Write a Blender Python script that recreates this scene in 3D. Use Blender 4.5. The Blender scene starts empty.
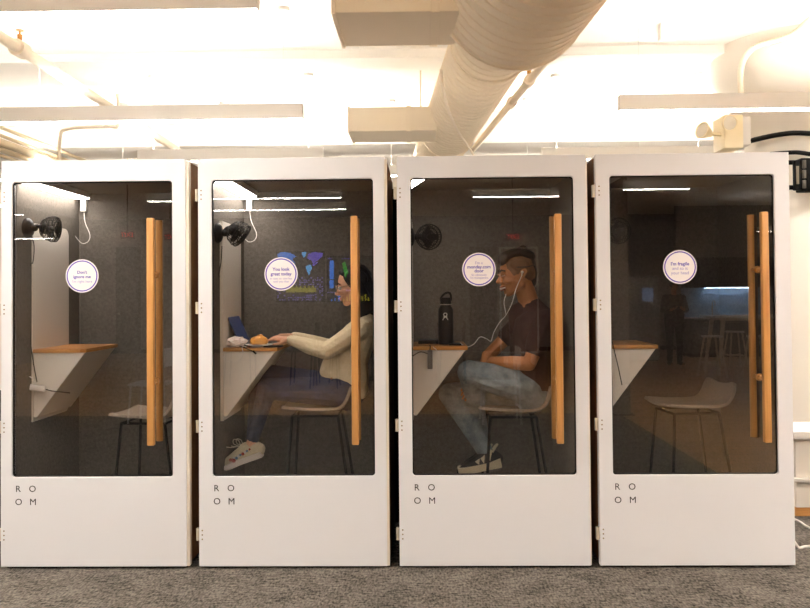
import bpy, bmesh, math, random
from mathutils import Vector, Matrix, noise as mnoise
C = bpy.context.scene.collection
PI = math.pi
random.seed(7)
S = bpy.context.scene

# ------------------------------------------------------------------ camera
F, D = 800.0, 4.4
CX, CZ, YAW, ROLL, PITCH, SY = 0.0, 1.5, 0.0188, 0.0083, 0.018, -24.06
_r = Vector((math.cos(YAW), math.sin(YAW), 0)); _f0 = Vector((-math.sin(YAW), math.cos(YAW), 0)); _u0 = Vector((0, 0, 1))
_fw = _f0*math.cos(PITCH) + _u0*math.sin(PITCH); _u = _u0*math.cos(PITCH) - _f0*math.sin(PITCH)
_R = _r*math.cos(ROLL) - _u*math.sin(ROLL); _U = _r*math.sin(ROLL) + _u*math.cos(ROLL)
CAM = Vector((CX, -D, CZ))
def ray(px, py):
    return _fw + _R*((px-405)/F) + _U*((304-py+SY)/F)
def at(px, py, y):                       # the place point that the photograph shows at a pixel, at depth y
    d = ray(px, py); return CAM + d*((y+D)/d.y)
def mir(px, py, dist):                   # the same for a thing seen mirrored in the glass: total distance dist
    p = at(px, py, dist-D); return Vector((p.x, -p.y+0.03, p.z))
cd = bpy.data.cameras.new('camera'); cam = bpy.data.objects.new('camera', cd); C.objects.link(cam)
cd.sensor_width = 36; cd.lens = 36*F/810; cd.shift_y = SY/810; cd.clip_start = .05
m3 = Matrix((_R, _U, -_fw)).transposed()
cam.matrix_world = Matrix.Translation(CAM) @ m3.to_4x4()
S.camera = cam
S.view_settings.view_transform = 'Standard'; S.view_settings.look = 'None'; S.view_settings.gamma = 1
S.view_settings.use_curve_mapping = False; S.view_settings.exposure = 1.28
S.cycles.use_denoising = True
S.cycles.max_bounces = 10; S.cycles.transparent_max_bounces = 24; S.cycles.diffuse_bounces = 5
S.cycles.sample_clamp_indirect = 6
w = bpy.data.worlds.new('world'); S.world = w; w.use_nodes = True
w.node_tree.nodes['Background'].inputs[0].default_value = (1, .95, .88, 1); w.node_tree.nodes['Background'].inputs[1].default_value = .3

# ------------------------------------------------------------------ materials
def srgb(r, g, b):
    f = lambda c: (c/255/12.92) if c/255 <= .04045 else ((c/255+.055)/1.055)**2.4
    return (f(r), f(g), f(b), 1)
MATS = {}
def mat(name, col, rough=.6, metal=0, spec=.3, noise=None, bump=None, emit=None, estr=0, stretch=(1, 1, 1), sheen=0):
    """col sRGB; noise=(scale, second sRGB colour); bump=(scale, strength)"""
    if name in MATS: return MATS[name]
    m = bpy.data.materials.new(name); m.use_nodes = True; nt = m.node_tree; b = nt.nodes['Principled BSDF']
    b.inputs['Base Color'].default_value = srgb(*col); b.inputs['Roughness'].default_value = rough
    b.inputs['Metallic'].default_value = metal; b.inputs['Specular IOR Level'].default_value = spec
    if sheen: b.inputs['Sheen Weight'].default_value = sheen
    co = None
    if noise or bump:
        tc = nt.nodes.new('ShaderNodeTexCoord'); mp = nt.nodes.new('ShaderNodeMapping'); mp.inputs['Scale'].default_value = stretch
        nt.links.new(tc.outputs['Object'], mp.inputs[0]); co = mp.outputs[0]
    if noise:
        n = nt.nodes.new('ShaderNodeTexNoise'); n.inputs['Scale'].default_value = noise[0]; n.inputs['Detail'].default_value = 5
        n.inputs['Roughness'].default_value = .65
        rp = nt.nodes.new('ShaderNodeValToRGB'); rp.color_ramp.elements[0].position = .33; rp.color_ramp.elements[1].position = .67
        rp.color_ramp.elements[0].color = srgb(*col); rp.color_ramp.elements[1].color = srgb(*noise[1])
        nt.links.new(co, n.inputs['Vector']); nt.links.new(n.outputs['Fac'], rp.inputs[0]); nt.links.new(rp.outputs[0], b.inputs['Base Color'])
    if bump:
        n = nt.nodes.new('ShaderNodeTexNoise'); n.inputs['Scale'].default_value = bump[0]; n.inputs['Detail'].default_value = 4
        bp = nt.nodes.new('ShaderNodeBump'); bp.inputs['Strength'].default_value = bump[1]; bp.inputs['Distance'].default_value = .01
        nt.links.new(co, n.inputs['Vector']); nt.links.new(n.outputs['Fac'], bp.inputs['Height']); nt.links.new(bp.outputs[0], b.inputs['Normal'])
    if emit:
        b.inputs['Emission Color'].default_value = srgb(*emit); b.inputs['Emission Strength'].default_value = estr
    MATS[name] = m; return m

def carpet_mat():
    m = bpy.data.materials.new('woven_carpet'); m.use_nodes = True; nt = m.node_tree; b = nt.nodes['Principled BSDF']
    N = nt.nodes.new; L = nt.links.new
    tc = N('ShaderNodeTexCoord')
    # tile cells turn the grain
    br = N('ShaderNodeTexVoronoi'); br.inputs['Scale'].default_value = 1.7; br.distance = 'CHEBYCHEV'; br.inputs['Randomness'].default_value = 0
    L(tc.outputs['Object'], br.inputs['Vector'])
    warp = N('ShaderNodeTexNoise'); warp.inputs['Scale'].default_value = 2.2; warp.inputs['Detail'].default_value = 2
    L(tc.outputs['Object'], warp.inputs['Vector'])
    mx = N('ShaderNodeVectorMath'); mx.operation = 'MULTIPLY_ADD'; L(warp.outputs['Color'], mx.inputs[0]); mx.inputs[1].default_value = (.16, .16, 0); L(tc.outputs['Object'], mx.inputs[2])
    outs = []
    for ang, sc in ((.5, (16, 62, 1)), (-.42, (20, 80, 1))):
        mp = N('ShaderNodeMapping'); mp.inputs['Rotation'].default_value = (0, 0, ang); mp.inputs['Scale'].default_value = sc
        L(mx.outputs[0], mp.inputs[0])
        n = N('ShaderNodeTexNoise'); n.inputs['Scale'].default_value = 1; n.inputs['Detail'].default_value = 7; n.inputs['Roughness'].default_value = .85
        L(mp.outputs[0], n.inputs['Vector']); outs.append(n)
    bg = N('ShaderNodeTexNoise'); bg.inputs['Scale'].default_value = 1.6; bg.inputs['Detail'].default_value = 1; L(tc.outputs['Object'], bg.inputs['Vector'])
    st = N('ShaderNodeValToRGB'); st.color_ramp.elements[0].position = .44; st.color_ramp.elements[1].position = .56; L(bg.outputs['Fac'], st.inputs[0])
    mix = N('ShaderNodeMix'); mix.data_type = 'FLOAT'; L(st.outputs[0], mix.inputs[0]); L(outs[0].outputs['Fac'], mix.inputs[2]); L(outs[1].outputs['Fac'], mix.inputs[3])
    rp = N('ShaderNodeValToRGB'); e = rp.color_ramp.elements
    e[0].position = .43; e[0].color = srgb(38, 35, 32); e[1].position = .57; e[1].color = srgb(122, 115, 107)
    thr = N('ShaderNodeTexNoise'); thr.inputs['Scale'].default_value = 1; thr.inputs['Detail'].default_value = 2
    mpt = N('ShaderNodeMapping'); mpt.inputs['Scale'].default_value = (90, 34, 1); L(tc.outputs['Object'], mpt.inputs[0]); L(mpt.outputs[0], thr.inputs['Vector'])
    blob_ = N('ShaderNodeTexNoise'); blob_.inputs['Scale'].default_value = 5; blob_.inputs['Detail'].default_value = 3; L(mx.outputs[0], blob_.inputs['Vector'])
    m1 = N('ShaderNodeMix'); m1.data_type = 'FLOAT'; m1.inputs[0].default_value = .3; L(mix.outputs[0], m1.inputs[2]); L(thr.outputs['Fac'], m1.inputs[3])
    m2 = N('ShaderNodeMix'); m2.data_type = 'FLOAT'; m2.inputs[0].default_value = .14; L(m1.outputs[0], m2.inputs[2]); L(blob_.outputs['Fac'], m2.inputs[3])
    L(m2.outputs[0], rp.inputs[0]); L(rp.outputs[0], b.inputs['Base Color'])
    b.inputs['Roughness'].default_value = .95; b.inputs['Specular IOR Level'].default_value = .1
    fine = N('ShaderNodeTexNoise'); fine.inputs['Scale'].default_value = 220; L(tc.outputs['Object'], fine.inputs['Vector'])
    bp = N('ShaderNodeBump'); bp.inputs['Strength'].default_value = .6; bp.inputs['Distance'].default_value = .004
    L(fine.outputs['Fac'], bp.inputs['Height']); L(bp.outputs[0], b.inputs['Normal'])
    return m
def wood_mat(name, c0, c1, scale=(1, 1, 1), rough=.5, planks=False):
    m = bpy.data.materials.new(name); m.use_nodes = True; nt = m.node_tree; b = nt.nodes['Principled BSDF']
    N = nt.nodes.new; L = nt.links.new
    tc = N('ShaderNodeTexCoord'); mp = N('ShaderNodeMapping'); mp.inputs['Scale'].default_value = scale; L(tc.outputs['Object'], mp.inputs[0])
    n = N('ShaderNodeTexNoise'); n.inputs['Scale'].default_value = 1; n.inputs['Detail'].default_value = 6; n.inputs['Distortion'].default_value = .4
    L(mp.outputs[0], n.inputs['Vector'])
    rp = N('ShaderNodeValToRGB'); rp.color_ramp.elements[0].position = .3; rp.color_ramp.elements[1].position = .7
    rp.color_ramp.elements[0].color = srgb(*c0); rp.color_ramp.elements[1].color = srgb(*c1); L(n.outputs['Fac'], rp.inputs[0])
    out = rp.outputs[0]
    if planks:
        bk = N('ShaderNodeTexBrick'); bk.inputs['Scale'].default_value = 1; bk.inputs['Brick Width'].default_value = 1.4; bk.inputs['Row Height'].default_value = .13
        bk.inputs['Mortar Size'].default_value = .004; bk.inputs['Color1'].default_value = (1, 1, 1, 1); bk.inputs['Color2'].default_value = (.72, .72, .72, 1); bk.inputs['Mortar'].default_value = (.3, .3, .3, 1)
        L(tc.outputs['Object'], bk.inputs['Vector'])
        mm = N('ShaderNodeMix'); mm.data_type = 'RGBA'; mm.blend_type = 'MULTIPLY'; mm.inputs[0].default_value = 1
        L(rp.outputs[0], mm.inputs[6]); L(bk.outputs['Color'], mm.inputs[7]); out = mm.outputs[2]
    L(out, b.inputs['Base Color']); b.inputs['Roughness'].default_value = rough
    b.inputs['Specular IOR Level'].default_value = .3
    return m
def glass_mat(name, tint, ior):
    m = bpy.data.materials.new(name); m.use_nodes = True; nt = m.node_tree; N = nt.nodes.new; L = nt.links.new
    nt.nodes.remove(nt.nodes['Principled BSDF']); out = nt.nodes['Material Output']
    fr = N('ShaderNodeFresnel'); fr.inputs['IOR'].default_value = ior
    ge = N('ShaderNodeNewGeometry'); iv = N('ShaderNodeMath'); iv.operation = 'SUBTRACT'; iv.inputs[0].default_value = 1; L(ge.outputs['Backfacing'], iv.inputs[1])
    mu = N('ShaderNodeMath'); mu.operation = 'MULTIPLY'; L(fr.outputs[0], mu.inputs[0]); L(iv.outputs[0], mu.inputs[1])
    tr = N('ShaderNodeBsdfTransparent'); tr.inputs[0].default_value = (*tint, 1)
    gl = N('ShaderNodeBsdfGlossy'); gl.inputs['Roughness'].default_value = 0.0
    mx = N('ShaderNodeMixShader'); L(mu.outputs[0], mx.inputs[0]); L(tr.outputs[0], mx.inputs[1]); L(gl.outputs[0], mx.inputs[2]); L(mx.outputs[0], out.inputs[0])
    return m
WHITE = mat('white_lacquer', (229, 228, 230), .45)
BROWN = wood_mat('shaded_brown_board', (104, 70, 40), (128, 90, 54), (20, 20, 2), .7)  # brown darkens the side boards, gap shade put into their colour
EDGE = mat('cream_edge', (230, 220, 204), .55)
FELT = mat('grey_felt', (86, 81, 75), .95, spec=.05, noise=(60, (108, 103, 96)), bump=(160, .35))
FELT_LIT = mat('lit_felt', (112, 105, 97), .95, spec=.05, noise=(60, (134, 127, 118)), bump=(160, .35))  # same felt, brighter light of the man's booth put into the colour
FELT_SHADE = mat('shaded_felt', (80, 76, 72), .95, spec=.05, noise=(60, (98, 94, 89)), bump=(160, .35))  # same felt, dimness of the rightmost booth put into the colour
DARKC = mat('dark_carpet', (48, 45, 42), .95, spec=.05, noise=(90, (66, 62, 58)))
PANEL = mat('white_laminate', (226, 219, 208), .5)
PLY = wood_mat('plywood_edge', (176, 120, 62), (200, 146, 84), (3, 3, 120))
DESKW = wood_mat('oak_desktop', (150, 100, 52), (178, 124, 70), (30, 3, 30))
OAK = wood_mat('oak_bar', (172, 118, 62), (202, 150, 90), (40, 40, 2.215), .4)
PLANK = wood_mat('oak_planks', (178, 140, 98), (204, 164, 118), (2, 24, 1), .4, True)
PALEW = wood_mat('pale_ash', (206, 190, 168), (222, 208, 188), (20, 20, 3), .5)
CARPET = carpet_mat()
GLASS = glass_mat('tinted_glass', (.9, .895, .89), 2.05)
CLEARG = glass_mat('clear_glass', (.96, .96, .96), 1.3)
BLACK = mat('black_plastic', (13, 13, 14), .45, spec=.15)
BLACKM = mat('black_metal', (9, 9, 8), .6, spec=.06)
STEEL = mat('brushed_steel', (176, 168, 156), .4, 1)
HINGE = mat('hinge_metal', (208, 196, 176), .45, .3)
INK = mat('dark_print', (30, 28, 30), .6)
PURPLE = mat('purple_print', (96, 82, 178), .5)
PURPLE2 = mat('pale_purple_print', (152, 140, 200), .5)
STICK = mat('sticker_paper', (240, 234, 230), .5)
SEAT = mat('grey_wool', (138, 126, 114), .9, noise=(90, (158, 146, 134)), bump=(200, .3))
WHITEP = mat('white_plastic', (228, 224, 218), .4)
CEIL = mat('ceiling_paint', (246, 241, 233), .8)
WALLP = mat('wall_paint', (232, 224, 212), .8)
DUCT = mat('duct_paint', (246, 232, 208), .6)
PIPE = mat('pipe_paint', (240, 226, 204), .5)
LIGHTB = mat('pendant_shell', (248, 244, 238), .5)
LAMP = mat('lamp_diffuser', (255, 250, 240), .5, emit=(255, 250, 244), estr=26)
LAMPUP = mat('lamp_uplight', (255, 250, 240), .5, emit=(255, 248, 238), estr=50)
BOOTHL = mat('booth_light', (255, 255, 255), .5, emit=(255, 246, 238), estr=16)
CREAM = mat('aged_plastic', (246, 230, 194), .5)
RUBBER = mat('black_rubber', (18, 17, 16), .55, spec=.12)
GREYP = mat('grey_plastic', (128, 124, 118), .5)
SKINW = mat('light_skin', (206, 152, 122), .5, noise=(40, (214, 162, 132)))
SKINM = mat('tan_skin', (178, 118, 76), .5, noise=(40, (188, 128, 84)))
HAIRB = mat('black_hair', (18, 15, 14), .45, noise=(70, (36, 29, 25)), stretch=(1, 1, .12))
STUB = mat('shaved_hair', (122, 86, 58), .8, noise=(200, (92, 66, 46)))
SWEAT = mat('cream_knit', (222, 204, 168), .9, noise=(50, (232, 216, 184)), bump=(60, .5))
JEAND = mat('dark_denim', (34, 41, 60), .9, noise=(22, (56, 64, 86)), bump=(45, .5))
JEANL = mat('faded_denim', (98, 112, 122), .9, noise=(14, (152, 163, 166)), bump=(40, .6))
SHIRT = mat('maroon_cotton', (50, 28, 26), .9, noise=(20, (60, 35, 32)), bump=(25, .5))
CANVAS = mat('beige_suede', (196, 184, 154), .85, noise=(60, (206, 194, 166)))
SOLE = mat('white_rubber', (226, 216, 208), .6)
RED = mat('red_thread', (156, 62, 52), .8); BLUE = mat('blue_thread', (92, 124, 156), .7); PALE = mat('pale_thread', (206, 206, 204), .7)

# ------------------------------------------------------------------ mesh helpers
class MB:
    def __init__(s): s.bm = bmesh.new(); s.mi = 0
    def _fin(s, n0):
        s.bm.faces.ensure_lookup_table()
        for f in list(s.bm.faces)[n0:]: f.material_index = s.mi
        return s
    def box(s, x0, x1, y0, y1, z0, z1, bev=0, M=None, seg=2):
        b = bmesh.new(); bmesh.ops.create_cube(b, size=1)
        for v in b.verts: v.co = Vector((x0+(x1-x0)*(v.co.x+.5), y0+(y1-y0)*(v.co.y+.5), z0+(z1-z0)*(v.co.z+.5)))
        if bev: bmesh.ops.bevel(b, geom=list(b.edges), offset=bev, segments=seg, affect='EDGES', profile=.5)
        return s.add(b, M)
    def add(s, b, M=None):
        if M is not None: b.transform(M)
        n0 = len(s.bm.faces); me = bpy.data.meshes.new('tmp'); b.to_mesh(me); b.free(); s.bm.from_mesh(me); bpy.data.meshes.remove(me)
        return s._fin(n0)
    def cyl(s, p0, p1, r0, r1=None, n=20, M=None):
        r1 = r0 if r1 is None else r1; p0 = Vector(p0); p1 = Vector(p1); d = p1-p0
        b = bmesh.new(); bmesh.ops.create_cone(b, cap_ends=True, segments=n, radius1=max(r0, 1e-5), radius2=max(r1, 1e-5), depth=d.length)
        b.transform(Matrix.Translation((p0+p1)/2) @ d.to_track_quat('Z', 'Y').to_matrix().to_4x4())
        return s.add(b, M)
    def sph(s, c, r, sc=(1, 1, 1), n=16, M=None):
        b = bmesh.new(); bmesh.ops.create_uvsphere(b, u_segments=n, v_segments=max(6, n*2//3), radius=r)
        b.transform(Matrix.Translation(c) @ Matrix.Diagonal((*sc, 1))); return s.add(b, M)
    def tube(s, pts, r, n=8, smooth=True, closed=False, M=None):
        pts = [Vector(p) for p in pts]
        if smooth and len(pts) > 2: pts = catmull(pts, 8, closed)
        b = bmesh.new(); rings = []; up = None; N_ = len(pts)
        for i, p in enumerate(pts):
            if closed: t = pts[(i+1) % N_]-pts[i-1]
            else: t = pts[min(i+1, N_-1)]-pts[max(i-1, 0)]
            t.normalize()
            if up is None: up = t.orthogonal().normalized()
            up = (up-t*up.dot(t)); up = up.normalized() if up.length > 1e-6 else t.orthogonal().normalized()
            q = t.cross(up)
            rings.append([b.verts.new(p+(up*math.cos(2*PI*k/n)+q*math.sin(2*PI*k/n))*r) for k in range(n)])
        for i in range(N_ if closed else N_-1):
            a, c = rings[i], rings[(i+1) % N_]
            for k in range(n): b.faces.new((a[k], a[(k+1) % n], c[(k+1) % n], c[k]))
        if not closed: b.faces.new(rings[0][::-1]); b.faces.new(rings[-1])
        bmesh.ops.recalc_face_normals(b, faces=b.faces); return s.add(b, M)
    def lathe(s, prof, n=28, M=None, caps=True):
        b = bmesh.new(); rings = []
        for r, z in prof: rings.append([b.verts.new((max(r, 1e-4)*math.cos(2*PI*k/n), max(r, 1e-4)*math.sin(2*PI*k/n), z)) for k in range(n)])
        for a, c in zip(rings, rings[1:]):
            for k in range(n): b.faces.new((a[k], a[(k+1) % n], c[(k+1) % n], c[k]))
        if caps: b.faces.new(rings[0][::-1]); b.faces.new(rings[-1])
        bmesh.ops.recalc_face_normals(b, faces=b.faces); return s.add(b, M)
    def prism(s, poly, a0, a1, axis='y', bev=0, M=None):
        """poly in the two other axes (x,z for y; y,z for x; x,y for z)"""
        def P(u, v, a): return {'y': (u, a, v), 'x': (a, u, v), 'z': (u, v, a)}[axis]
        b = bmesh.new(); A = [b.verts.new(P(u, v, a0)) for u, v in poly]; B = [b.verts.new(P(u, v, a1)) for u, v in poly]
        b.faces.new(A[::-1]); b.faces.new(B); n = len(poly)
        for k in range(n): b.faces.new((A[k], A[(k+1) % n], B[(k+1) % n], B[k]))
        bmesh.ops.recalc_face_normals(b, faces=b.faces)
        if bev: bmesh.ops.bevel(b, geom=list(b.edges), offset=bev, segments=2, affect='EDGES', profile=.5)
        return s.add(b, M)
    def holed(s, x0, x1, z0, z1, hx0, hx1, hz0, hz1, rad, y0, y1, n=6):
        """a board with a round-cornered window"""
        b = bmesh.new(); out = [(x0, z0), (x1, z0), (x1, z1), (x0, z1)]
        cs = [(hx0+rad, hz0+rad, PI), (hx1-rad, hz0+rad, 1.5*PI), (hx1-rad, hz1-rad, 0), (hx0+rad, hz1-rad, .5*PI)]
        arcs = [[(cx+rad*math.cos(a+.5*PI*k/n), cz+rad*math.sin(a+.5*PI*k/n)) for k in range(n+1)] for cx, cz, a in cs]
        lay = []
        for y in (y0, y1):
            O = [b.verts.new((x, y, z)) for x, z in out]; A = [[b.verts.new((x, y, z)) for x, z in arc] for arc in arcs]; lay.append((O, A))
            for k in range(4):
                for j in range(n): b.faces.new((O[k], A[k][j], A[k][j+1]))
                b.faces.new((O[k], A[k][-1], A[(k+1) % 4][0], O[(k+1) % 4]))
        (O0, A0), (O1, A1) = lay
        for k in range(4): b.faces.new((O0[k], O0[(k+1) % 4], O1[(k+1) % 4], O1[k]))
        i0 = [v for a in A0 for v in a]; i1 = [v for a in A1 for v in a]; m = len(i0)
        for k in range(m): b.faces.new((i0[k], i0[(k+1) % m], i1[(k+1) % m], i1[k]))
        bmesh.ops.recalc_face_normals(b, faces=b.faces); return s.add(b)
    def mesh(s, name, mats, smooth=False):
        me = bpy.data.meshes.new(name); s.bm.to_mesh(me); s.bm.free()
        for m in (mats if isinstance(mats, (list, tuple)) else [mats]): me.materials.append(m)
        if smooth:
            me.shade_smooth()
            me.set_sharp_from_angle(angle=math.radians(38)) if hasattr(me, 'set_sharp_from_angle') else None
        return me
def catmull(pts, k=8, closed=False):
    out = []; n = len(pts)
    for i in range(n if closed else n-1):
        if closed: p = [pts[(i+j-1) % n] for j in range(4)]
        else: p = [pts[max(i-1, 0)], pts[i], pts[i+1], pts[min(i+2, n-1)]]
        for j in range(k):
            t = j/k
            out.append(.5*((2*p[1])+(p[2]-p[0])*t+(2*p[0]-5*p[1]+4*p[2]-p[3])*t*t+(3*p[1]-p[0]-3*p[2]+p[3])*t**3))
    if not closed: out.append(pts[-1].copy())
    return out
def obj(name, mb, mats, parent=None, smooth=True, label=None, loc=None):
    me = mb.mesh(name, mats, smooth) if isinstance(mb, MB) else mb
    o = bpy.data.objects.new(name, me); C.objects.link(o)
    if parent is not None:
        o.parent = parent
        pw = world_loc(parent)
        if loc is None: me.transform(Matrix.Translation(-pw))        # meshes are written in place coordinates
    if loc is not None: o.location = loc
    if label: o['label'] = label
    return o
def world_loc(o):
    v = Vector((0, 0, 0))
    while o is not None: v += Vector(o.location); o = o.parent
    return v
def tag(o, label, cat, group=None, kind=None):
    o['label'] = label; o['category'] = cat
    if group: o['group'] = group
    if kind: o['kind'] = kind
    return o
def thing(name, label, cat, loc, group=None):
    o = bpy.data.objects.new(name, None); C.objects.link(o); o.location = loc; o.empty_display_size = .1
    return tag(o, label, cat, group)
def single(name, mb, mats, label, cat, group=None, smooth=True):
    o = obj(name, mb, mats, None, smooth); me = o.data
    c = Vector((0, 0, 0)); lo = min(v.co.z for v in me.vertices)
    for v in me.vertices: c += v.co
    c /= max(1, len(me.vertices)); c.z = lo
    me.transform(Matrix.Translation(-c)); o.location = c
    return tag(o, label, cat, group)
def struct(name, mb, mats, smooth=False):
    o = obj(name, mb, mats, None, smooth); o['kind'] = 'structure'; return o
DG = None
def text_bm(txt, size, center, depth=.0006, align='CENTER', bold=0.0):
    """text standing in the plane y = center.y, read from -y; returns a bmesh"""
    cu = bpy.data.curves.new('t', 'FONT'); cu.body = txt; cu.size = size; cu.align_x = align; cu.align_y = 'CENTER'; cu.extrude = depth; cu.offset = bold; cu.resolution_u = 3
    o = bpy.data.objects.new('t', cu); C.objects.link(o); dg = bpy.context.evaluated_depsgraph_get()
    me = bpy.data.meshes.new_from_object(o.evaluated_get(dg)); bpy.data.objects.remove(o); bpy.data.curves.remove(cu)
    b = bmesh.new(); b.from_mesh(me); bpy.data.meshes.remove(me)
    b.transform(Matrix.Translation(center) @ Matrix.Rotation(PI/2, 4, 'X')); return b
def blob(name, prims, voxel, smooth, m, parent, label=None, mats=None):
    """union of hulls of balls [(p, r), ...] remeshed into one continuous skin"""
    bm = bmesh.new()
    for pr in prims:
        b = bmesh.new()
        for it in pr:
            p, r = it[0], it[1]
            sc = it[2] if len(it) > 2 else None
            t = bmesh.ops.create_icosphere(b, subdivisions=2, radius=1)
            Mx = Matrix.Translation(p) @ ((sc.to_4x4() if isinstance(sc, Matrix) else Matrix.Diagonal((*sc, 1))) if sc is not None else Matrix.Identity(4)) @ Matrix.Scale(r, 4)
            for v in t['verts']: v.co = Mx @ v.co
        if len(pr) > 1:
            h = bmesh.ops.convex_hull(b, input=list(b.verts))
            bmesh.ops.delete(b, geom=[g for g in h['geom_interior'] if isinstance(g, bmesh.types.BMVert)], context='VERTS')
        me = bpy.data.meshes.new('t'); b.to_mesh(me); b.free(); bm.from_mesh(me); bpy.data.meshes.remove(me)
    me = bpy.data.meshes.new('t'); bm.to_mesh(me); bm.free()
    o = bpy.data.objects.new('t', me); C.objects.link(o)
    r = o.modifiers.new('r', 'REMESH'); r.mode = 'VOXEL'; r.voxel_size = voxel
    if smooth: q = o.modifiers.new('s', 'SMOOTH'); q.factor = .5; q.iterations = smooth
    dg = bpy.context.evaluated_depsgraph_get(); out = bpy.data.meshes.new_from_object(o.evaluated_get(dg)); bpy.data.objects.remove(o); bpy.data.meshes.remove(me)
    out.name = name; out.materials.clear(); out.materials.append(m); out.shade_smooth()
    return obj(name, out, m, parent, label=label)
V = Vector

# ------------------------------------------------------------------ room shell
XL, XR, YB, YF, ZC = -9.0, 8.5, 8.5, -16.6, 3.55
mb = MB(); 
def sheet(mb, x0, x1, y0, y1): mb.box(x0, x1, y0, y1, -.06, 0)
sheet(mb, XL, XR, -5.6, YB) if False else None
mb.box(XL, 2.45, -5.6, YB, -.06, 0); mb.box(2.45, XR, -2.2, YB, -.06, 0)
mb.mi = 1; mb.box(XL, 2.45, YF, -5.6, -.06, 0); mb.box(2.45, XR, YF, -2.2, -.06, 0)
struct('floor', mb, [CARPET, PLANK])
struct('ceiling', MB().box(XL, XR, YF, YB, ZC, ZC+.1), CEIL)
struct('wall_back', MB().box(XL, XR, YB, YB+.1, 0, ZC), WALLP)
GREYW = mat('grey_wall', (150, 144, 136), .8)
struct('wall_front', MB().box(XL, XR, YF-.1, YF, 0, ZC), GREYW)
struct('wall_left', MB().box(XL-.1, XL, YF, YB, 0, ZC), WALLP)
struct('wall_right', MB().box(XR, XR+.1, YF, YB, 0, ZC), WALLP)
for k, (y0, y1, z) in enumerate([(4.6, 5.3, 3.2), (2.25, 2.6, 3.48), (-.6, -.3, 3.48)]):
    struct('trim_%d' % (k+1), MB().box(XL, XR, y0, y1, z, ZC), CEIL)
struct('baseboard_back', MB().box(XL, XR, YB-.015, YB, 0, .1), WHITEP)
struct('baseboard_front', MB().box(XL, XR, YF, YF+.015, 0, .1), BLACK)
# flared column right of the last booth
mb = MB(); mb.lathe([(.44, 0), (.44, 2.7), (.46, 2.85), (.52, 3.0), (.66, 3.22), (.72, 3.3), (.72, ZC)], 48, Matrix.Translation((3.24, 2.42, 0)))
struct('column', mb, WALLP, True)

# ------------------------------------------------------------------ booths
XS = [-2.3277, -1.2266, -.1244, .9682]; W, H = 1.049, 2.2612; DEP = .93
STICKERS = [((82, 276), [("Don't", .024, 0, .02, 1), ('ignore me', .024, 0, -.005, 1), ("I'm right here", .021, 0, -.031, 0)]),
            ((281, 274), [('You look', .025, 0, .026, 1), ('great today', .025, 0, 0, 1), ('in case no one has', .0165, 0, -.025, 0), ('told you that', .0165, 0, -.042, 0)]),
            ((479, 269.5), [("I'm a", .022, 0, .036, 0), ('monday.com', .025, 0, .014, 1), ('door', .025, 0, -.008, 1), ('So obviously', .0165, 0, -.03, 0), ("I'm transparent", .0165, 0, -.046, 0)]),
            ((680, 267), [("I'm fragile", .026, 0, .017, 1), ('and so is', .024, 0, -.008, 0), ('your head', .024, 0, -.033, 0)])]
BLAB = ['white phone booth leftmost of the row, empty, its sticker saying not to ignore it',
        'white phone booth with the woman in a cream sweater inside',
        'white phone booth with the smiling man in a maroon shirt inside',
        'white phone booth rightmost of the row, empty, mirroring the wooden floor']
HX0_, HX1_, HZ0, HZ1 = .075, .971, .506, 2.141
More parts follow.
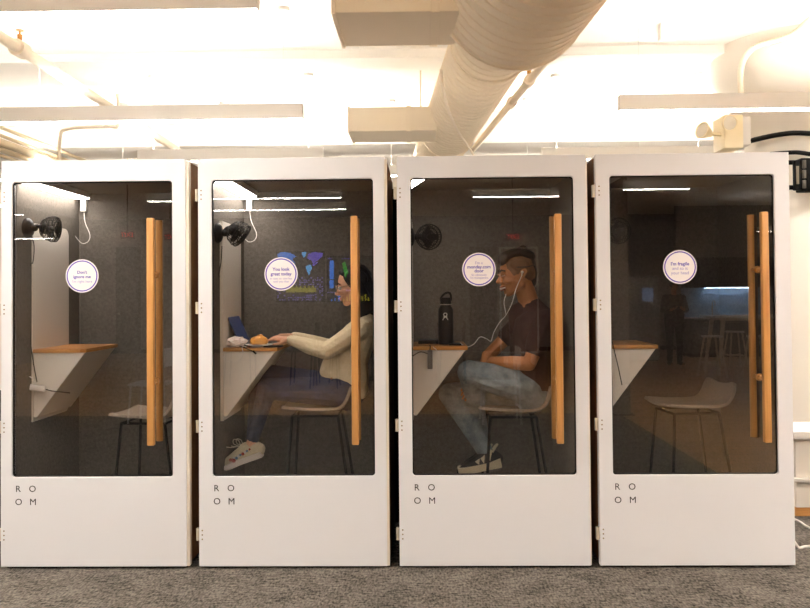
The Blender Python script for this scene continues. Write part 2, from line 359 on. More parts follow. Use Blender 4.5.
def booth(i):
    x = XS[i]; B = thing('phone_booth', BLAB[i], 'phone booth', (x, 0, 0), 'white phone booths in a row')
    felt = (FELT, FELT, FELT_LIT, FELT_SHADE)[i]; HX0, HX1 = (HX0_-.015, HX1_-.014) if i == 0 else (HX0_, HX1_)
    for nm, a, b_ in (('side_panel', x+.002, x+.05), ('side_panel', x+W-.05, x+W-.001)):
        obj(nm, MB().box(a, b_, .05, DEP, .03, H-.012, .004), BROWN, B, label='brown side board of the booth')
        obj('frame_post', MB().box(a, b_, .008, .05, .014, H-.012, .003), EDGE, B)
    obj('gap_light_block', MB().box(x+W-.001, x+W+.042, DEP-.03, DEP-.005, .0, H-.06), BLACKM, B, False)  # black strip added behind the gap to keep light out
    obj('back_panel', MB().box(x+.05, x+W-.05, DEP-.045, DEP, .03, H-.012), WHITE, B)
    obj('roof', MB().box(x+.002, x+W-.001, .05, DEP, H-.012, H-.001, .003).box(x+.05, x+W-.05, .05, DEP-.045, 2.215, H-.012), WHITE, B)
    obj('base', MB().box(x+.02, x+W-.02, .03, DEP-.02, 0, .03), BLACK, B)
    obj('threshold', MB().box(x+.05, x+W-.05, .05, .075, .03, .06), BLACK, B)
    obj('carpet', MB().box(x+.062, x+W-.062, .075, DEP-.057, .03, .05), DARKC, B, label='dark carpet on the booth floor')
    for nm, bx in (('wall_lining', (x+.05, x+.062, .05, DEP-.045, .03, 2.215)), ('wall_lining', (x+W-.062, x+W-.05, .05, DEP-.045, .03, 2.215)), ('wall_lining', (x+.062, x+W-.062, DEP-.057, DEP-.045, .03, 2.215)), ('ceiling_lining', (x+.05, x+W-.05, .05, DEP-.045, 2.185, 2.215))):
        obj(nm, MB().box(*bx), felt, B, label='grey felt lining')
    # door
    xd = x+W-[.017, .014, .009, -.004][i]
    d = obj('door', MB().holed(x, xd, .014, H, x+HX0, x+HX1, HZ0, HZ1, .018, 0, .045), WHITE, B, False)
    bv = d.modifiers.new('b', 'BEVEL'); bv.width = .003; bv.segments = 2; bv.limit_method = 'ANGLE'
    obj('glass', MB().box(x+HX0-.002, x+HX1+.002, .018, .026, HZ0-.002, HZ1+.002), GLASS, d, False, label='tinted glass pane')
    obj('gasket', MB().holed(x+HX0-.001, x+HX1+.001, HZ0-.001, HZ1+.001, x+HX0+.006, x+HX1-.006, HZ0+.006, HZ1-.006, .014, .014, .03), BLACK, d, False, label='black rubber seal round the glass')
    hxs = [.857, .870, .872, .888][i]; hy = [.082, .09, .1, .118][i]; dx_ = -.015 if i == 0 else 0
    hz0, hz1 = .689, 1.929
    h = obj('door_handle', MB().box(x+hxs-.019, x+hxs+.019, -.075, -.04, hz0, hz1, .006), OAK, d, label='long oak bar handle on the outside')
    h2 = obj('door_handle', MB().cyl((x+hxs, hy, hz0), (x+hxs, hy, hz1), .019, n=24), OAK, d, label='round oak bar handle on the inside')
    for z in (1.03, 1.62):
        obj('handle_post', MB().cyl((x+hxs, -.042, z), (x+hxs, hy-.01, z), .011, n=16).cyl((x+hxs, .027, z), (x+hxs, .04, z), .02, n=20), OAK, d)
    for z in (2.06, 1.434, .78, .187):
        hg = obj('hinge', MB().cyl((x-.010, .012, z-.033), (x-.010, .012, z+.033), .0085, n=14).box(x-.018, x+.002, .012, .03, z-.033, z+.033, .002), HINGE, d)
        s_ = MB()
        for k in (-1, 0, 1): s_.cyl((x+.018, -.0012, z+k*.024), (x+.018, .002, z+k*.024), .0042, n=12)
        obj('screw', s_, mat('bronze_screw', (140, 118, 92), .5, .6), hg) if False else obj('hinge_screws', s_, mat('bronze_screw', (150, 130, 106), .5, .6), d)
    for ch, lx, lz in (('R', .097, .441), ('O', .177, .441), ('O', .1, .369), ('M', .180, .369)):
        obj('letter', MB().add(text_bm(ch, .050, V((x+lx, -.0006, lz)), bold=0)), INK, d, False, label='dark printed letter '+ch)
    (px, py), lines = STICKERS[i]; c = at(px, py, .016)
    sm = MB(); rot = Matrix.Translation((c.x, .0175, c.z)) @ Matrix.Rotation(PI/2, 4, 'X')
    sm.lathe([(0, 0), (.0925, 0), (.0925, .001), (0, .001)], 48, rot, False)
    sm.mi = 1; sm.lathe([(.080, .0009), (.0865, .0009), (.0865, .0016), (.080, .0016), (.080, .0009)], 48, rot, False)
    for tx, sz, ox, oz, bold in lines:
        sm.mi = 1 if bold else 2; sm.add(text_bm(tx, sz, V((c.x+ox, .0165, c.z+oz)), depth=.0003, bold=.0006 if bold else 0))
    obj('sticker', sm, [STICK, PURPLE, PURPLE2], d, False, label='round white sticker with purple ring and lettering')
    xk = x-.012 if i == 0 else x
    # desk on the left wall
    P0, P1 = .227, .705
    def rr(z0, z1, r=.05):
        pts = [(P0, z0)]
        pts += [(P1, z0)] if 0 else [(P1-r+r*math.sin(a), z0+r-r*math.cos(a)) for a in [k*PI/12 for k in range(7)]]
        pts += [(P1-r+r*math.cos(a), z1-r+r*math.sin(a)) for a in [k*PI/12 for k in range(7)]] + [(P0, z1)]
        return pts
    bp = MB().prism(rr(.775, 1.935), xk+.064, xk+.08, 'x'); bp.mi = 1; bp.box(xk+.064, xk+.0805, P0-.003, P0, .775, 1.935)
    dk = obj('desk', bp, [PANEL, EDGE], B, False, label='white laminate desk panel with fold-out shelf')
    dt = MB().box(xk+.0805, xk+.393, P0+.0005, P1, 1.177, 1.1975, .0015); dt.mi = 1; dt.box(xk+.0805, xk+.395, P0-.002, P0+.0005, 1.1765, 1.1975); dt.box(xk+.393, xk+.3955, P0-.002, P1, 1.1765, 1.1975)
    obj('desktop', dt, [DESKW, PLY], dk, False, label='oak desktop with plywood edge')
    obj('bracket', MB().prism([(xk+.081, 1.176), (xk+.385, 1.176), (xk+.1, .80), (xk+.081, .80)], P0+.006, P1-.01, 'y', .004), PANEL, dk, False, label='white tapered bracket under the desktop')
    # ceiling light
    if i == 2:
        tri = lambda a: [(x+.063, .06), (x+.168-a, .06), (x+.063, .55-a*4)]
        L = obj('ceiling_light', MB().prism(tri(0), 2.15, 2.186, 'z'), WHITEP, B, False)
        obj('diffuser', MB().prism(tri(.004), 2.146, 2.1505, 'z'), BOOTHL, L, False, label='glowing white diffuser')
    elif i < 2:
        L = obj('ceiling_light', MB().box(x+.063, x+.168, .06, .81, 2.148, 2.186, .004), WHITEP, B)
        obj('diffuser', MB().box(x+.068, x+.163, .07, .80, 2.144, 2.1485), BOOTHL, L, False, label='glowing white diffuser')
        ax, ay = x+.105, .855
        sb = obj('cable_box', MB().box(ax-.018, ax+.018, ay-.02, ay+.013, 2.065, 2.16, .004), WHITEP, B, label='white cable box by the light')
        obj('cable', MB().tube([(ax, ay-.005, 2.066), (ax+.015, ay-.02, 1.99), (ax+.05, ay-.03, 1.91), (ax+.04, ay-.035, 1.865), (ax-.005, ay-.03, 1.855), (ax-.05, ay-.04, 1.91)], .0024), WHITEP, sb)
    else:
        L = obj('ceiling_light', MB().box(x+.063, x+.168, .06, .81, 2.148, 2.186, .004), WHITEP, B, label='unlit white ceiling light')
        obj('diffuser', MB().box(x+.068, x+.163, .07, .80, 2.144, 2.1485), mat('lamp_off', (150, 148, 144), .5), L, False)
    return B
BOOTHS = [booth(i) for i in range(4)]

# ------------------------------------------------------------------ stools in the booths
def stool(cx, cy, rot, label, dz=0):
    """seat faces -x; origin on the booth carpet"""
    z0 = .05
    T = thing('bar_stool', label, 'stool', (cx, cy, z0), 'wool bar stools in the booths')
    zs = .80+dz
    prof = [(-.235, zs+.014), (-.20, zs+.006), (-.06, zs-.004), (.07, zs-.004), (.125, zs+.010), (.158, zs+.045), (.178, zs+.09), (.192, zs+.135)]; 
    pr = catmull([V((a, 0, b)) for a, b in prof], 5)
    b = bmesh.new(); rows = []
    nw = 12; th = .017
    for j, p in enumerate(pr):
        hw = .19 - (.03 if j > len(pr)-6 else 0)*((j-len(pr)+6)/6) - (.05*(1-j/4)**2 if j < 4 else 0)
        if j == len(pr)-1: hw -= .03
        rows.append([b.verts.new((p.x, -hw+2*hw*k/nw, p.z+.018*(2*k/nw-1)**2)) for k in range(nw+1)])
    for r0, r1 in zip(rows, rows[1:]):
        for k in range(nw): b.faces.new((r0[k], r0[k+1], r1[k+1], r1[k]))
    bmesh.ops.recalc_face_normals(b, faces=b.faces)
    bmesh.ops.solidify(b, geom=list(b.faces), thickness=th)
    bmesh.ops.recalc_face_normals(b, faces=b.faces)
    R_ = Matrix.Rotation(rot, 4, 'Z'); M = Matrix.Translation((cx, cy, 0)) @ R_
    mb = MB(); mb.add(b, M); s = obj('seat', mb, SEAT, T)
    bv = s.modifiers.new('b', 'BEVEL'); bv.width = .008; bv.segments = 2; bv.limit_method = 'ANGLE'
    top = [(-.17, -.13), (-.17, .13), (.10, -.13), (.10, .13)]; foot = [(-.22, -.19), (-.22, .19), (.21, -.19), (.21, .19)]
    zl = zs-.026
    ring = []
    for (tx, ty), (fx, fy) in zip(top, foot):
        obj('leg', MB().cyl(M @ V((tx, ty, zl)), M @ V((fx, fy, z0)), .0085, n=12), BLACKM, T)
    def on(k, z):
        t = (zl-z)/(zl-z0); return M @ V((top[k][0]+(foot[k][0]-top[k][0])*t, top[k][1]+(foot[k][1]-top[k][1])*t, z))
    obj('footrest', MB().tube([on(0, .36), on(1, .36), on(3, .36), on(2, .36), on(0, .36)], .0075, smooth=False), BLACKM, T)
    obj('seat_frame', MB().tube([M @ V((*top[k], zl)) for k in (0, 1, 3, 2, 0)], .0075, smooth=False), BLACKM, T)
    return T
stool(XS[0]+.72, .47, -.1, 'grey wool bar stool in the leftmost booth, half behind the door handles', -.03)
stool(XS[1]+.635, .45, 0, 'grey wool bar stool the woman sits on', .012)
stool(XS[2]+.70, .45, 0, 'grey wool bar stool the man sits on')
stool(XS[3]+.66, .45, .12, 'empty grey wool bar stool in the rightmost booth', .015)

# ------------------------------------------------------------------ fans
def fan(base, head, direction, label, wall=True):
    base = V(base); head = V(head); d = V(direction).normalized()
    T = thing('desk_fan', label, 'fan', base, 'black fans on the booth walls')
    q = V((1, 0, 0)).to_track_quat('Z', 'Y').to_matrix().to_4x4()
    obj('base', MB().lathe([(0, 0), (.058, 0), (.058, .012), (.045, .026), (.02, .034), (0, .035)], 32, Matrix.Translation(base) @ q, False), BLACK, T)
    back = head - d*.05
    a0 = base+V((.034, 0, 0)); mid = (a0+back)/2+V((0, 0, .012))
    obj('arm', MB().tube([a0, mid, back], .011, 12).sph(a0+V((.012, 0, 0)), .02).sph(back, .018), BLACK, T)
    M = Matrix.Translation(head) @ d.to_track_quat('Z', 'Y').to_matrix().to_4x4()
    obj('motor_housing', MB().lathe([(0, -.062), (.02, -.06), (.034, -.045), (.036, -.02), (.02, -.012), (0, -.01)], 24, M, False), BLACK, T)
    cg = MB()
    for r, z in ((.072, .03), (.074, .012), (.066, -.02), (.05, -.042), (.05, .036), (.028, .039)):
        cg.tube([M @ V((r*math.cos(a), r*math.sin(a), z)) for a in [2*PI*k/24 for k in range(24)]], .0028, 6, False, True)
    for k in range(28):
        a = 2*PI*k/28; c, s = math.cos(a), math.sin(a)
        cg.tube([M @ V((c*r, s*r, z)) for r, z in ((.03, -.055), (.05, -.042), (.066, -.02), (.074, .012), (.072, .03), (.05, .036), (.016, .04))], .0014, 4, False)
    cg.lathe([(0, .038), (.018, .038), (.018, .043), (0, .044)], 20, M, False)
    obj('cage', cg, BLACK, T)
    bl = MB()
    for k in range(4):
        Mk = M @ Matrix.Rotation(k*PI/2, 4, 'Z') @ Matrix.Translation((.035, 0, 0)) @ Matrix.Rotation(.5, 4, 'X')
        bl.sph((0, 0, 0), .028, (1, .8, .08), 12, Mk)
    bl.cyl(M @ V((0, 0, -.015)), M @ V((0, 0, .02)), .014)
    obj('blade_wheel', bl, BLACK, T)
    return T
FANS = []
FANS.append(fan((XS[0]+.0625, .165, 1.90), at(51, 229, .165), (1, .02, -.12), 'black clip fan in the leftmost booth, facing right'))
FANS.append(fan((XS[1]+.0625, .165, 1.86), at(238, 233, .165), (.8, -.1, -.62), 'black clip fan tilted downward in the booth with the woman'))
FANS.append(fan((XS[2]+.0625, .2, 1.83), at(428, 237, .2), (.35, -1, -.05), 'black clip fan turned to the glass in the booth with the man'))
FANS.append(fan((XS[3]+.0625, .2, 1.86), at(617, 231, .2), (.35, -1, 0), 'black clip fan turned to the glass in the rightmost booth'))

# cables in the leftmost booth
obj('power_cord', MB().tube([at(30, 232, .2), at(34, 245, .2), at(33, 262, .2), at(30, 270, .215), at(30, 330, .21), at(33, 360, .21), at(37, 382, .21)], .0028), RUBBER, FANS[0])
T = thing('power_adapter', 'white adapter hanging on cords at the desk bracket of the leftmost booth', 'adapter', at(38, 390, .2))
q = at(38, 388, .2)
obj('body', MB().box(-.045, .045, -.014, .014, -.018, .018, .006, Matrix.Translation(q) @ Matrix.Rotation(.15, 4, 'Y')), WHITEP, T)
obj('cable', MB().tube([q+V((-.01, 0, .018)), at(32, 378, .2), at(22, 372, .2), at(22, 355, .2), at(28, 336, .2), at(29, 325, .2)], .0028), WHITEP, T)
obj('plug_lead', MB().tube([q+V((.045, 0, -.008)), at(52, 391, .2), at(62, 392, .21), at(70, 393, .215)], .003), RUBBER, T, label='black lead')

# ------------------------------------------------------------------ things on the desk of the woman's booth
ZD = 1.198; x = XS[1]
def laptop(p, ang, label, screen_open, col):
    T = thing('laptop', label, 'laptop', p)
    M = Matrix.Translation(p)
    obj('base', MB().box(-.01, .19, -.15, .15, .0, .014, .004, M), col, T)
    kb = MB()
    for r in range(5):
        for c in range(12): kb.box(.03+r*.02, .046+r*.02, -.132+c*.022, -.114+c*.022, .0142, .0158, 0, M)
    obj('keyboard', kb, BLACK, T)
    Ms = M @ Matrix.Translation((-.005, 0, .014)) @ Matrix.Rotation(-ang, 4, 'Y')
    ld = obj('lid', MB().box(-.006, 0, -.15, .15, 0, .2, .003, Ms), col, T)
    obj('screen', MB().box(.0002, .0014, -.138, .138, .012, .188, 0, Ms), mat('laptop_screen', (20, 30, 60), .25, emit=(46, 74, 124), estr=.10), ld, label='bluish lit screen')
    return T
p = at(246, 343, .50); p.z = ZD; p.x = x+.155
laptop(p, .42, 'dark laptop with bluish screen open in front of the woman', True, mat('laptop_dark', (40, 42, 50), .35, .3))
# plate and bun
c = at(259, 341, .30); c.z = ZD
T = thing('plate', 'small white plate under the bread roll on the desk', 'plate', c)
obj('rim', MB().lathe([(.0, .004), (.045, .004), (.078, .013), (.08, .015), (.076, .017), (.045, .009), (0, .008)], 36, Matrix.Translation(c), False), WHITEP, T)
obj('foot_ring', MB().lathe([(.03, 0), (.042, 0), (.042, .005), (.03, .005)], 30, Matrix.Translation(c), False), WHITEP, T)
bun = V((c.x+.0, c.y, c.z+.008))
BUN = mat('baked_crust', (196, 128, 44), .4, noise=(12, (222, 164, 84)))
bn = MB().lathe([(0, .0), (.038, .001), (.052, .014), (.054, .028), (.046, .044), (.03, .053), (.012, .057), (0, .058)], 28, Matrix.Translation(bun), False).sph(bun+V((.006, 0, .056)), .016, (1.2, 1.2, .7))
single('bread_roll', bn, BUN, 'golden brown bread roll on the white plate', 'bread')
# napkin
b = bmesh.new(); bmesh.ops.create_icosphere(b, subdivisions=4, radius=1)
for v in b.verts:
    n = mnoise.noise(v.co*2.2)*.35+mnoise.noise(v.co*5)*.2
    v.co = v.co*(1+n); v.co.x *= .055+.0*v.co.x; v.co.y *= .05; v.co.z = max(v.co.z*.032, -.026)
c = at(230, 340, .33); c.z = ZD+.0265; c.x = x+.135
b.transform(Matrix.Translation(c)); single('napkin', MB().add(b), mat('paper_tissue', (226, 216, 208), .9), 'crumpled white paper napkin behind the bread roll', 'napkin')
p0 = at(246, 343, .27); p0.z = ZD+.004
single('charging_cable', MB().tube([at(232, 345, .30).lerp(p0, .2)*1 if False else V((p0.x-.06, .33, ZD+.004)), p0, V((p0.x-.012, .222, ZD+.003)), at(243, 354, .215), at(238, 362, .21), at(228, 361, .212), at(222, 356, .215)], .0024), WHITEP, 'white cable looping over the desk edge below the plate', 'cable')
p1 = at(247, 347, .25); p1.z = ZD+.004
mbc = MB().tube([V((p1.x-.08, .34, ZD+.004)), V((p1.x-.03, .27, ZD+.004)), V((p1.x-.01, .222, ZD+.002)), at(254, 352, .215)], .003); mbc.cyl(at(253, 351, .215), at(256, 354, .214), .005)
single('phone_cable', mbc, RUBBER, 'short black cable end hanging off the desk edge', 'cable')
c = at(279, 344, .28); c.z = ZD+.001
single('phone', MB().box(c.x-.085, c.x+.02, .24, .31, ZD, ZD+.009, .003), BLACK, 'black phone lying at the desk edge beside the plate', 'phone')
obj('power_cord', MB().tube([at(222, 246, .2), at(221, 262, .2), at(218, 285, .212), at(218, 338, .212), at(220, 347, .214)], .0028), RUBBER, FANS[1])

# ------------------------------------------------------------------ things on the desk of the man's booth
x = XS[2]
c = at(446, 341, .42); c.z = ZD
T = thing('water_bottle', 'black water bottle with looped lid on the desk by the man', 'bottle', c)
bm_ = mat('black_bottle', (20, 20, 21), .35)
obj('body', MB().lathe([(0, 0), (.042, 0), (.0455, .004), (.0455, .20), (.043, .215), (.031, .232), (.031, .245), (0, .245)], 36, Matrix.Translation(c), False), bm_, T)
ld = obj('lid', MB().lathe([(0, .243), (.033, .243), (.033, .27), (.028, .28), (0, .282)], 32, Matrix.Translation(c), False), BLACK, T)
obj('lid_loop', MB().tube([c+V((-.03, 0, .262)), c+V((-.024, 0, .285)), c+V((-.002, 0, .306)), c+V((.022, 0, .309)), c+V((.032, 0, .29)), c+V((.031, 0, .262))], .0065, 10), BLACK, ld)
obj('neck_ring', MB().lathe([(.0325, .236), (.0345, .236), (.0345, .242), (.0325, .242)], 32, Matrix.Translation(c), False), STEEL, T)
lg = MB()
f = c+V((-.004, -.0464, .165))
for a in range(1):
    lg.tube([f+V((.010*math.cos(t), 0, .014+.010*math.sin(t))) for t in [2*PI*k/16 for k in range(16)]], .0024, 6, False, True)
    for sx in (-1, 1):
        lg.tube([f+V((0, 0, .002)), f+V((sx*.010, .0008, -.008)), f+V((sx*.016, .0016, -.018))], .0026, 6)
    lg.tube([f+V((-.012, .001, -.001)), f+V((0, 0, .004)), f+V((.012, .001, -.001))], .0022, 6)
obj('emblem', lg, WHITEP, T, label='small white looped figure emblem')
p = V((x+.13, .5, ZD))
T = thing('laptop', 'dark closed laptop lying on the desk behind the bottle', 'laptop', p)
obj('base', MB().box(p.x-.02, p.x+.2, .36+.10, .70, ZD, ZD+.012, .003), mat('laptop_black', (30, 30, 32), .4), T)
obj('lid', MB().box(p.x-.02, p.x+.2, .36+.10, .70, ZD+.0125, ZD+.019, .003), mat('laptop_black', (30, 30, 32), .4), T)
q = at(430, 359, .205)
T = thing('power_adapter', 'grey adapter hanging over the desk edge in the booth with the man', 'adapter', q)
obj('body', MB().box(q.x-.014, q.x+.014, q.y-.01, q.y+.01, q.z-.058, q.z+.052, .004), mat('grey_adapter', (120, 112, 106), .4), T)
obj('cable', MB().tube([V((q.x-.0, q.y+.06, ZD+.003)), V((q.x+.002, .218, ZD+.003)), V((q.x, q.y, q.z+.05))], .003), RUBBER, T)
obj('side_cable', MB().tube([q+V((-.012, 0, .03)), at(420, 352, .205), at(411, 357, .21), at(404, 360, .215)], .0026), RUBBER, T)
obj('white_loop', MB().tube([q+V((.012, 0, .01)), at(438, 360, .2), at(438, 352, .2), at(433, 347, .215)], .0018), WHITEP, T)
single('phone', MB().box(x+.29, x+.365, .30, .44, ZD, ZD+.009, .003), BLACK, 'black phone on the desk beside the water bottle', 'phone')
# rightmost booth: cord and plug
x = XS[3]
obj('power_cord', MB().tube([V((x+.085, .205, 1.80)), V((x+.088, .205, 1.6)), at(608, 320, .205), at(613, 345, .205), at(618, 366, .205), at(622, 385, .205)], .0028), RUBBER, FANS[3])

# ------------------------------------------------------------------ people
def hand(wrist, direction, palm_n, spread, curl, size=1.0, thumb_side=1):
    """hulls for a hand: palm and five fingers; direction = to fingers, palm_n = out of the palm"""
    d = V(direction).normalized(); n = V(palm_n); n = (n-d*n.dot(d)).normalized(); s = d.cross(n)*thumb_side   # s points to the thumb side
    L = size; wr = V(wrist); P = []
    k = wr+d*.09*L
    P.append([(wr, .021*L), (wr+d*.03*L+s*.018*L, .015*L), (wr+d*.03*L-s*.02*L, .015*L), (k+s*.03*L, .0125*L), (k-s*.028*L, .011*L), (k, .0135*L)])
    for j, (off, ln) in enumerate(((.031, .068), (.0105, .077), (-.010, .071), (-.029, .055))):
        b0 = k+s*off*L; ang = spread*(off/.03); dd = (d*math.cos(ang)+s*math.sin(ang)).normalized()
        p = b0-dd*.012*L; c_ = 0
        for q_, fr in enumerate((.46, .3, .24)):
            c_ += curl*(1 if q_ else .7); dv = (dd*math.cos(c_)+n*math.sin(c_))
            e = p+dv*(ln*fr+(.012 if q_ == 0 else 0))*L
            P.append([(p, (.0088-.0008*q_)*L), (e, (.0082-.0009*q_)*L)]); p = e
    t0 = wr+d*.022*L+s*.024*L; t1 = t0+(d*.6+s*.62+n*.45).normalized()*.04*L; t2 = t1+(d*.9+s*.1+n*.35).normalized()*.03*L; t3 = t2+(d*.95-s*.1+n*.2).normalized()*.024*L
    P += [[(t0, .0145*L), (t1, .0105*L)], [(t1, .0105*L), (t2, .0095*L)], [(t2, .0095*L), (t3, .0078*L)]]
    return P
def head_prims(c, fwd, s=1.0, smile=False):
    """c centre of the cranium; fwd horizontal-ish facing; returns hulls, and a frame function (f, side, up)"""
    f = V(fwd).normalized(); sd = V((0, 0, 1)).cross(f).normalized(); up = f.cross(sd)
    R3 = Matrix((f, sd, up)).transposed()
    A = lambda a, b, z: c+(f*a+sd*b+up*z)*s
    E = lambda a, b, z, r, sc: (A(a, b, z), r*s, R3 @ Matrix.Diagonal(sc) @ R3.transposed())
    P = [[E(-.008, 0, .02, .1, (.98, .76, .98))],                           # cranium
         [E(.03, 0, .03, .066, (.9, .95, 1)), E(.035, 0, -.03, .055, (.85, 1.05, 1))],  # forehead to cheek
         [E(.035, 0, -.03, .055, (.85, 1, 1)), E(.055, 0, -.098, .026, (1, 1.1, .9)), E(-.01, .042, -.06, .024, (1, 1, 1)), E(-.01, -.042, -.06, .024, (1, 1, 1))],  # jaw
         [E(.083, 0, -.004, .0095, (1, 1, 1)), E(.108, 0, -.035, .012, (1, 1.1, .9)), E(.086, .011, -.04, .009, (1, 1, 1)), E(.086, -.011, -.04, .009, (1, 1, 1))],  # nose
         [E(.082, .03, .014, .011, (.8, 1.2, .7)), E(.086, 0, .012, .011, (.8, 1.2, .7)), E(.082, -.03, .014, .011, (.8, 1.2, .7))],  # brow
         [E(.083, .018, -.064, .0085, (1, 1, .7)), E(.09, 0, -.062, .0085, (1, 1, .7)), E(.083, -.018, -.064, .0085, (1, 1, .7))],
         [E(.081, .016, -.078, .009, (1, 1, .7)), E(.087, 0, -.078, .009, (1, 1, .7)), E(.081, -.016, -.078, .009, (1, 1, .7))],
         [E(.074, .034, -.03, .02, (.7, 1, 1)), E(.05, .05, -.032, .018, (1, .8, 1))], [E(.074, -.034, -.03, .02, (.7, 1, 1)), E(.05, -.05, -.032, .018, (1, .8, 1))]]
    for b in (-1, 1):
        P.append([E(-.012, b*.08, .012, .019, (.8, .5, 1)), E(-.006, b*.079, -.03, .011, (.8, .6, 1)), E(-.026, b*.089, .008, .015, (.7, .4, 1))])
    return P, A, R3
def limb(a, b, r0, r1, k=None):
    return [(V(a), r0), (V(b), r1)]

# ---- woman
def woman():
    y0 = .45
    T = thing('person', 'person in a cream sweater and dark jeans typing at the booth desk', 'person', at(343, 402, .45))
    sN, eN, wN = at(362, 328, .30), at(327, 349, .27), at(290, 340, .35)
    sF, eF, wF = at(362, 326, .60), at(331, 346, .60), at(294, 336.5, .53)
    hpN, hpF = at(345, 392, .37), at(345, 390, .53)
    kN, kF = at(267, 389, .36), at(259, 373, .54)
    aN, aF = at(251, 446, .36), at(252, 446, .52)
    pel, wai, che, nb = at(346, 386, .45), at(350, 362, .45), at(359, 335, .45), at(364, 316, .45)
    hc = at(353, 285.5, .45)
    HP, A, R3 = head_prims(hc, (-1, -.05, -.16), .98)
    body = HP + [[(nb, .056), (A(-.028, 0, -.06), .05)], [(nb, .06), (sN+V((0, .05, 0)), .04)], [(nb, .06), (sF-V((0, .05, 0)), .04)],
                 [(che, .09), (wai, .085)], [(wai, .085), (pel, .1)],
                 limb(sN, eN, .042, .036), limb(eN, wN, .036, .024), limb(sF, eF, .042, .036), limb(eF, wF, .036, .024),
                 limb(hpN, kN, .07, .05), limb(hpF, kF, .07, .05), limb(kN, aN, .046, .033), limb(kF, aF, .046, .033),
                 [(aN, .033), (aN+V((.01, 0, -.05)), .03)], [(aF, .033), (aF+V((.01, 0, -.05)), .03)]]
    body += hand(wN, at(262, 336, .40)-wN, (.1, .1, -1), .08, .28, .95, 1)
    body += hand(wF, at(265, 335, .49)-wF, (.1, -.1, -1), .08, .28, .95, -1)
    obj_b = blob('body', body, .0042, 3, SKINW, T)
    # face details
    for b in (-1, 1):
        e = obj('eye', MB().sph(A(.081, b*.03, -.004), .0125), mat('eye_white', (225, 215, 205), .3), T)
        obj('iris', MB().sph(A(.0905, b*.03, -.005), .0062, (.6, 1, 1)), BLACK, e)
        obj('eyebrow', MB().tube([A(.091, b*.014, .020), A(.09, b*.03, .026), A(.075, b*.048, .02)], .0036, 6), HAIRB, T)
        obj('lip', MB().tube([A(.091, -.018, -.068), A(.1, 0, -.066), A(.091, .018, -.068)], .005, 8), mat('lip_rose', (168, 96, 88), .45), T) if b == 1 else None
    g = obj('glasses', MB(), BLACKM, T) if False else None
    gm = MB()
    for b in (-1, 1):
        gm.tube([A(.104, b*.031+.024*math.cos(t), -.006+.021*math.sin(t)) for t in [2*PI*k/20 for k in range(20)]], .002, 6, False, True)
        gm.tube([A(.103, b*.055, -.002), A(.05, b*.078, .002), A(-.015, b*.086, .004)], .002, 6)
    gm.tube([A(.104, -.009, -.002), A(.107, 0, 0), A(.104, .009, -.002)], .002, 6)
    g = obj('glasses', gm, mat('thin_gold', (140, 120, 96), .3, .8), T, label='thin metal rimmed glasses')
    lm = MB()
    for b in (-1, 1): lm.cyl(A(.1035, b*.031, -.006), A(.1045, b*.031, -.006), .0225, n=24)
    obj('lens', lm, CLEARG, g)
    # long hair
    hp = []
    E = lambda a, b, z, r, sc=(1, 1, 1): (A(a, b, z), r, R3 @ Matrix.Diagonal(sc) @ R3.transposed())
    hp.append([E(-.026, 0, .036, .104, (.96, .84, .96))])
    hp.append([E(-.075, 0, .02, .05, (1, 1.3, 1)), E(-.085, 0, -.08, .055, (1, 1.3, 1)), E(-.088, 0, -.17, .045, (1, 1.3, 1))])
    for b in (-1, 1):
        hp.append([E(.012, b*.066, .065, .026, (1, .6, 1)), E(-.012, b*.084, -.01, .026, (1, .5, 1)), E(-.05, b*.07, .03, .05, (1, .5, 1))])
        hp.append([E(-.03, b*.084, -.01, .038, (1, .5, 1)), E(-.03, b*.085, -.09, .042, (1, .5, 1)), E(-.026, b*.09, -.17, .035, (1, .6, 1)), E(-.08, b*.06, -.15, .035)])
        hp.append([E(-.02, b*.088, -.15, .032, (1, .6, 1)), E(.002, b*.1, -.22, .024, (1, .7, 1)), E(.012, b*.1, -.25, .012)])
    hp.append([E(.052, 0, .092, .026, (1, 1.2, .7)), E(-.02, 0, .11, .03, (1, 1.6, .6)), E(.045, -.04, .082, .018, (.8, .8, 1)), E(.045, .04, .082, .018, (.8, .8, 1))])
    blob('hair', hp, .0045, 3, HAIRB, T)
    # sweater
    up = .012
    lift = lambda p, dz: p+V((0, 0, dz))
    bk = V((.045, 0, 0))
    sw = [[(nb+V((.006, 0, -.02)), .062), (sN+V((.01, .03, .0)), .055), (sF+V((.01, -.03, 0)), .055)],
          [(che+V((.015, -.075, .01)), .10), (che+V((.015, .075, .01)), .10), (sN+V((.01, .03, -.01)), .055), (sF+V((.01, -.03, -.01)), .055)],
          [(che+V((.0, -.07, -.01)), .105), (che+V((.0, .07, -.01)), .105), (wai+V((0, -.06, 0)), .105), (wai+V((0, .06, 0)), .105)],
          [(wai+V((0, -.06, 0)), .105), (wai+V((0, .06, 0)), .105), (pel+V((-.065, -.06, .12)), .08), (pel+V((-.065, .06, .12)), .08), (pel+V((.05, -.06, .03)), .09), (pel+V((.05, .06, .03)), .09), (pel+V((-.118, -.075, .095)), .035), (pel+V((-.118, .075, .095)), .035)],
          [(pel+V((.05, -.08, .0)), .06), (pel+V((.05, .08, .0)), .06), (pel+V((.09, -.08, -.03)), .045), (pel+V((.09, .08, -.03)), .045)]]
    for s_, e_, w_ in ((sN, eN, wN), (sF, eF, wF)):
        dr = V((0, 0, -.012))
        sw += [[(s_, .062), (s_.lerp(e_, .55)+dr*.6, .058), (e_+dr, .054)], [(e_+dr, .054), (e_.lerp(w_, .45)+dr*.7, .05), (w_.lerp(e_, .12), .034)], [(w_.lerp(e_, .12), .034), (w_.lerp(e_, .02), .031)]]
    sweater = blob('sweater', sw, .006, 4, SWEAT, T)
